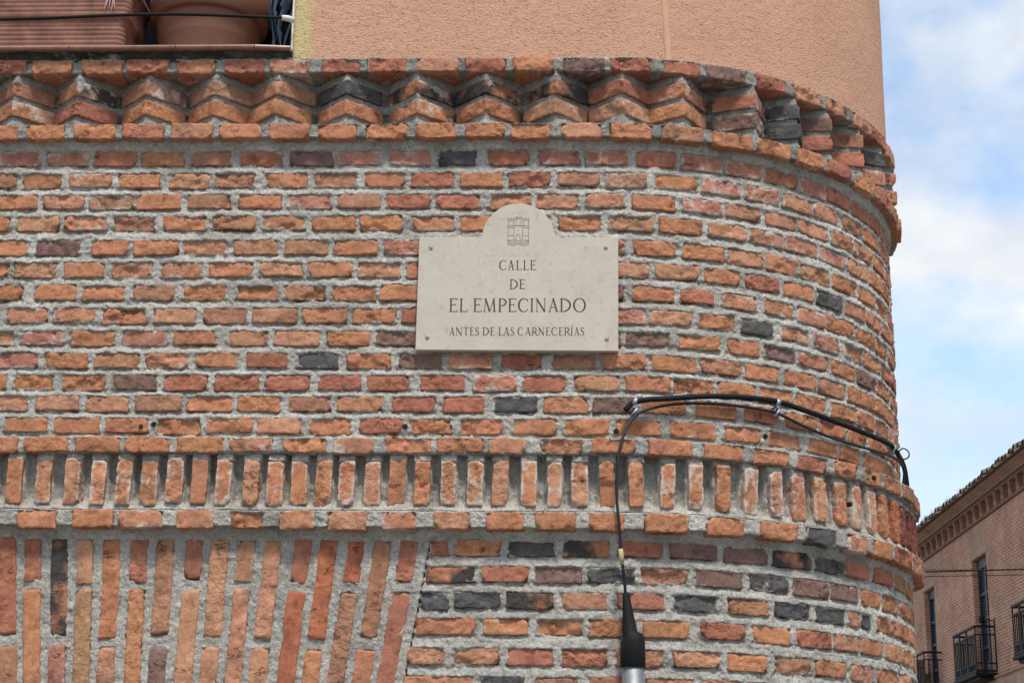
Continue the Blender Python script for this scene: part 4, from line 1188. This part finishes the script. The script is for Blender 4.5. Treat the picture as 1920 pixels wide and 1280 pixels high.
for (a, b) in WINS:
    w = empty('window', parent=house)
    cx = (a + b) / 2
    boxuv(MB().box(a - 0.12, b + 0.12, -0.006, 0.05, ZT + 0.002, ZT + 0.66).build('lintel', M['soldier'], w))
    y0 = 0.11
    fr = MB()
    for x0, x1 in ((a, a + 0.07), (b - 0.07, b), (cx - 0.045, cx + 0.045)): fr.box(x0, x1, y0, y0 + 0.09, ZB, ZT - 0.10)
    fr.box(a, b, y0 - 0.01, y0 + 0.10, ZT - 0.20, ZT)
    for z in (ZB + 0.62, ZB + 1.18, ZT - 0.72): fr.box(a + 0.07, b - 0.07, y0 + 0.005, y0 + 0.085, z - 0.03, z + 0.03)
    fr.box(a + 0.07, b - 0.07, y0 + 0.01, y0 + 0.08, ZB, ZB + 0.34)
    fr.build('frame', M['far_frame'], w)
    zc = [ZB + 0.34, ZB + 0.59, ZB + 0.65, ZB + 1.15, ZB + 1.21, ZT - 0.75, ZT - 0.69, ZT - 0.20]
    for x0, x1 in ((a + 0.07, cx - 0.045), (cx + 0.045, b - 0.07)):
        for k in range(0, 8, 2):
            MB().box(x0, x1, y0 + 0.045, y0 + 0.05, zc[k], zc[k + 1]).build('pane', M['far_glass'], w)
    MB().box(a, b, 1.2, 1.25, ZB - 0.2, ZT + 0.2).build('room', M['interior'], w)
    # balcony
    bal = empty('balcony', parent=house)
    X0, X1, OUT, FZ, RZ = cx - 0.83, cx + 0.83, -0.39, 5.45, 6.34
    sl_ = MB().box(X0 - 0.04, X1 + 0.04, OUT - 0.04, 0.0, FZ - 0.07, FZ - 0.005, 0.012)
    sl_.box(X0 + 0.02, X1 - 0.02, OUT + 0.05, 0.0, FZ - 0.13, FZ - 0.072, 0.01)
    sl_.build('slab', M['iron'], bal)
    rl = MB()
    for z, t in ((RZ, 0.022), (RZ - 0.16, 0.014), (FZ + 0.18, 0.014), (FZ + 0.03, 0.018)):
        rl.box(X0 - t / 2, X1 + t / 2, OUT - t, OUT + t, z - t, z + t)
        rl.box(X0 - t, X0 + t, OUT, 0.0, z - t * .9, z + t * .9)
        rl.box(X1 - t, X1 + t, OUT, 0.0, z - t * .9, z + t * .9)
    rl.build('rail', M['iron'], bal)
    nb = 15
    for k in range(nb + 1):
        x = X0 + (X1 - X0) * k / nb
        r0 = 0.018 if k in (0, nb) else (0.05 if k in (4, 9) else 0.009)
        MB().box(x - r0, x + r0, OUT - 0.009, OUT + 0.009, FZ, RZ if r0 > 0.01 else RZ - 0.16).build('baluster', M['iron'], bal)
    for k in range(1, 4):
        for x in (X0, X1):
            y = OUT * (1 - k / 4)
            MB().box(x - 0.009, x + 0.009, y - 0.009, y + 0.009, FZ, RZ - 0.16).build('baluster', M['iron'], bal)
    for k in range(14):                                       # cast scrolls along the foot
        x = X0 + (X1 - X0) * (k + 0.5) / 14
        MB().tube([(x + 0.045 * math.cos(q), OUT, FZ + 0.105 + 0.06 * math.sin(q)) for q in np.linspace(0, 2 * math.pi, 11)], 0.010, 5).build('scroll', M['iron'], bal)
# string course over the ground floor
MB().box(-14, 9, -0.07, 0.0, 5.335, 5.385, 0.01).build('string_course', M['moulding_pale'], house)
boxuv(MB().box(-14, 9, -0.03, 0.0, 4.85, 5.334).build('soldier_band', M['soldier'], house))
# frieze under the eaves
fz = empty('frieze', parent=house)
MB().box(-14, 9, -0.06, 0.0, 8.525, 8.585, 0.012).build('moulding', M['moulding'], fz)
MB().box(-14, 9, -0.13, 0.0, 8.825, 8.875, 0.010).build('moulding', M['moulding'], fz)
MB().box(-14, 9, -0.17, 0.0, 8.895, 8.945, 0.010).build('moulding', M['moulding_pale'], fz)
x = -7.5
while x < 5.2:
    b_ = MB()
    b_.loft([[(x + q, yy, 8.586) for q, yy in ((-0.075, 0.0), (-0.055, -0.06), (0.055, -0.06), (0.075, 0.0))], [(x + q, yy, 8.66) for q, yy in ((-0.065, 0.0), (-0.05, -0.085), (0.05, -0.085), (0.065, 0.0))], [(x + q, yy, 8.824) for q, yy in ((-0.085, 0.0), (-0.085, -0.12), (0.085, -0.12), (0.085, 0.0))]])
    b_.build('dentil', M['moulding'], fz)
    x += 0.52
cv = boxuv(MB().loft([[(xx, yy, zz) for yy, zz in ((0.0, 8.946), (-0.16, 8.946), (-0.20, 8.962), (-0.30, 8.985), (-0.36, 8.995), (0.0, 8.995))] for xx in (-14, 9)]).build('cove', M['soldier'], fz))
# roof with a row of barrel tiles at the eaves
rf = MB().add([(-14, -0.44, 8.99), (9, -0.44, 8.99), (9, 4.5, 10.7), (-14, 4.5, 10.7), (-14, -0.44, 9.01), (9, -0.44, 9.01), (9, 4.5, 10.75), (-14, 4.5, 10.75)],
              [(0, 3, 2, 1), (4, 5, 6, 7), (0, 1, 5, 4), (2, 3, 7, 6), (1, 2, 6, 5), (3, 0, 4, 7)]).build('roof', M['tile'], house)
def barrel(r, L0):
    vs, fs = [], []
    for yi, y in enumerate((-0.04, L0)):
        for rr_ in (r * (1 - 0.12 * yi), (r - 0.016) * (1 - 0.12 * yi)):
            for k in range(7):
                a = math.pi * k / 6
                vs.append((rr_ * math.cos(a), y, rr_ * math.sin(a) + y * 0.36))
    for k in range(6):
        fs += [(k, k + 1, 14 + k + 1, 14 + k), (7 + k + 1, 7 + k, 21 + k, 21 + k + 1), (k + 1, k, 7 + k, 7 + k + 1)]
    return vs, fs
bv, bf = barrel(0.088, 0.55)
first = None
k = 0
x = -9.0
while x < 7.0:
    if first is None:
        t_ = first = mesh('roof_tile', bv, bf, M['tile'], rf)
    else:
        t_ = first.copy(); C.objects.link(t_); t_.parent = rf
    t_.location = (x + random.gauss(0, 0.012), -0.46 + random.gauss(0, 0.02), 9.005 + random.gauss(0, 0.010))
    t_.rotation_euler = (random.gauss(0, 0.03), random.gauss(0, 0.05), random.gauss(0, 0.04))
    x += 0.215
# weeds on the roof edge
wd = MB()
for k in range(9):
    x0 = random.uniform(-3.6, 0.5)
    for j in range(4):
        wd.tube([(x0, -0.2, 9.10), (x0 + random.gauss(0, .05), -0.2, 9.22), (x0 + random.gauss(0, .10), -0.2 + random.gauss(0, .05), 9.28 + random.random() * .12)], [0.008, 0.006, 0.003], 4)
M['weed'] = mat_plain('dry_weed', (0.075, 0.075, 0.04), 0.9, 0.1, 0.3, 10)
tag(wd.build('roof_weeds', M['weed'], rf), kind='stuff')
# lamp bracket with its conduit
lb = empty('lamp_bracket', parent=house)
MB().tube([(0.875, -0.02, 6.46), (0.875, -0.22, 6.52)], 0.012, 6).build('arm', M['iron'], lb)
MB().loft([[(0.875 + r * math.cos(2 * math.pi * q / 10), -0.22 + r * math.sin(2 * math.pi * q / 10), z) for q in range(10)] for r, z in ((0.03, 6.56), (0.06, 6.52), (0.055, 6.44), (0.02, 6.42))]).build('lamp', M['iron'], lb)
MB().tube([(0.985, -0.015, 6.5), (0.985, -0.015, 5.5)], 0.012, 6).build('conduit', M['iron'], lb)
# potted plant on the far balcony
pl_ = MB()
for k in range(60):
    a, rr_ = random.uniform(0, 6.28), random.uniform(0.02, 0.16)
    p = Vector((-3.62 + rr_ * math.cos(a), -0.27 + rr_ * 0.6 * math.sin(a), 5.70 + random.uniform(0, 0.16)))
    d_ = Vector((math.cos(a), math.sin(a), 0.6)).normalized() * 0.11
    s_ = Vector((-math.sin(a), math.cos(a), 0)) * 0.022
    pl_.add([tuple(p), tuple(p + d_ * .5 + s_), tuple(p + d_), tuple(p + d_ * .5 - s_)], [(0, 1, 2, 3)])
M['leaf'] = mat_plain('green_leaf', (0.10, 0.17, 0.04), 0.7, 0.3, 0.4, 20)
bp = empty('balcony_plant', tuple(house.matrix_world @ Vector((0, 0, 0))))
bp.location = house.location
bp.rotation_euler = house.rotation_euler
pl_.build('foliage', M['leaf'], bp)
MB().loft([[(-3.62 + r * math.cos(2 * math.pi * q / 14), -0.27 + r * math.sin(2 * math.pi * q / 14), z) for q in range(14)] for r, z in ((0.07, 5.455), (0.10, 5.68), (0.11, 5.68), (0.11, 5.71), (0.08, 5.70))]).build('pot', M['terracotta'], bp)
tag(bp, 'green potted plant on the leftmost balcony of the house across the street', 'plant')

# ------------------------------------------------------------------ wires strung across the street
for (za, zb, r_, lab) in ((5.80, 5.85, 0.012, 'thick black overhead wire crossing in front of the far house'), (5.735, 5.77, 0.006, 'lower of the two thin overhead wires in front of the far house'), (5.83, 5.845, 0.005, 'upper thin overhead wire beside the thick one in front of the far house')):
    P = []
    for k in range(41):
        x = -12 + 44 * k / 40
        P.append((x, 20.0, za + (zb - za) * (x - 4.74) / 1.46 + 0.0004 * (x - 4.74) * (x - 6.2)))
    o = MB().tube(P, r_, 6).build('overhead_wire', M['black'], None, True)
    tag(o, lab, 'wire')
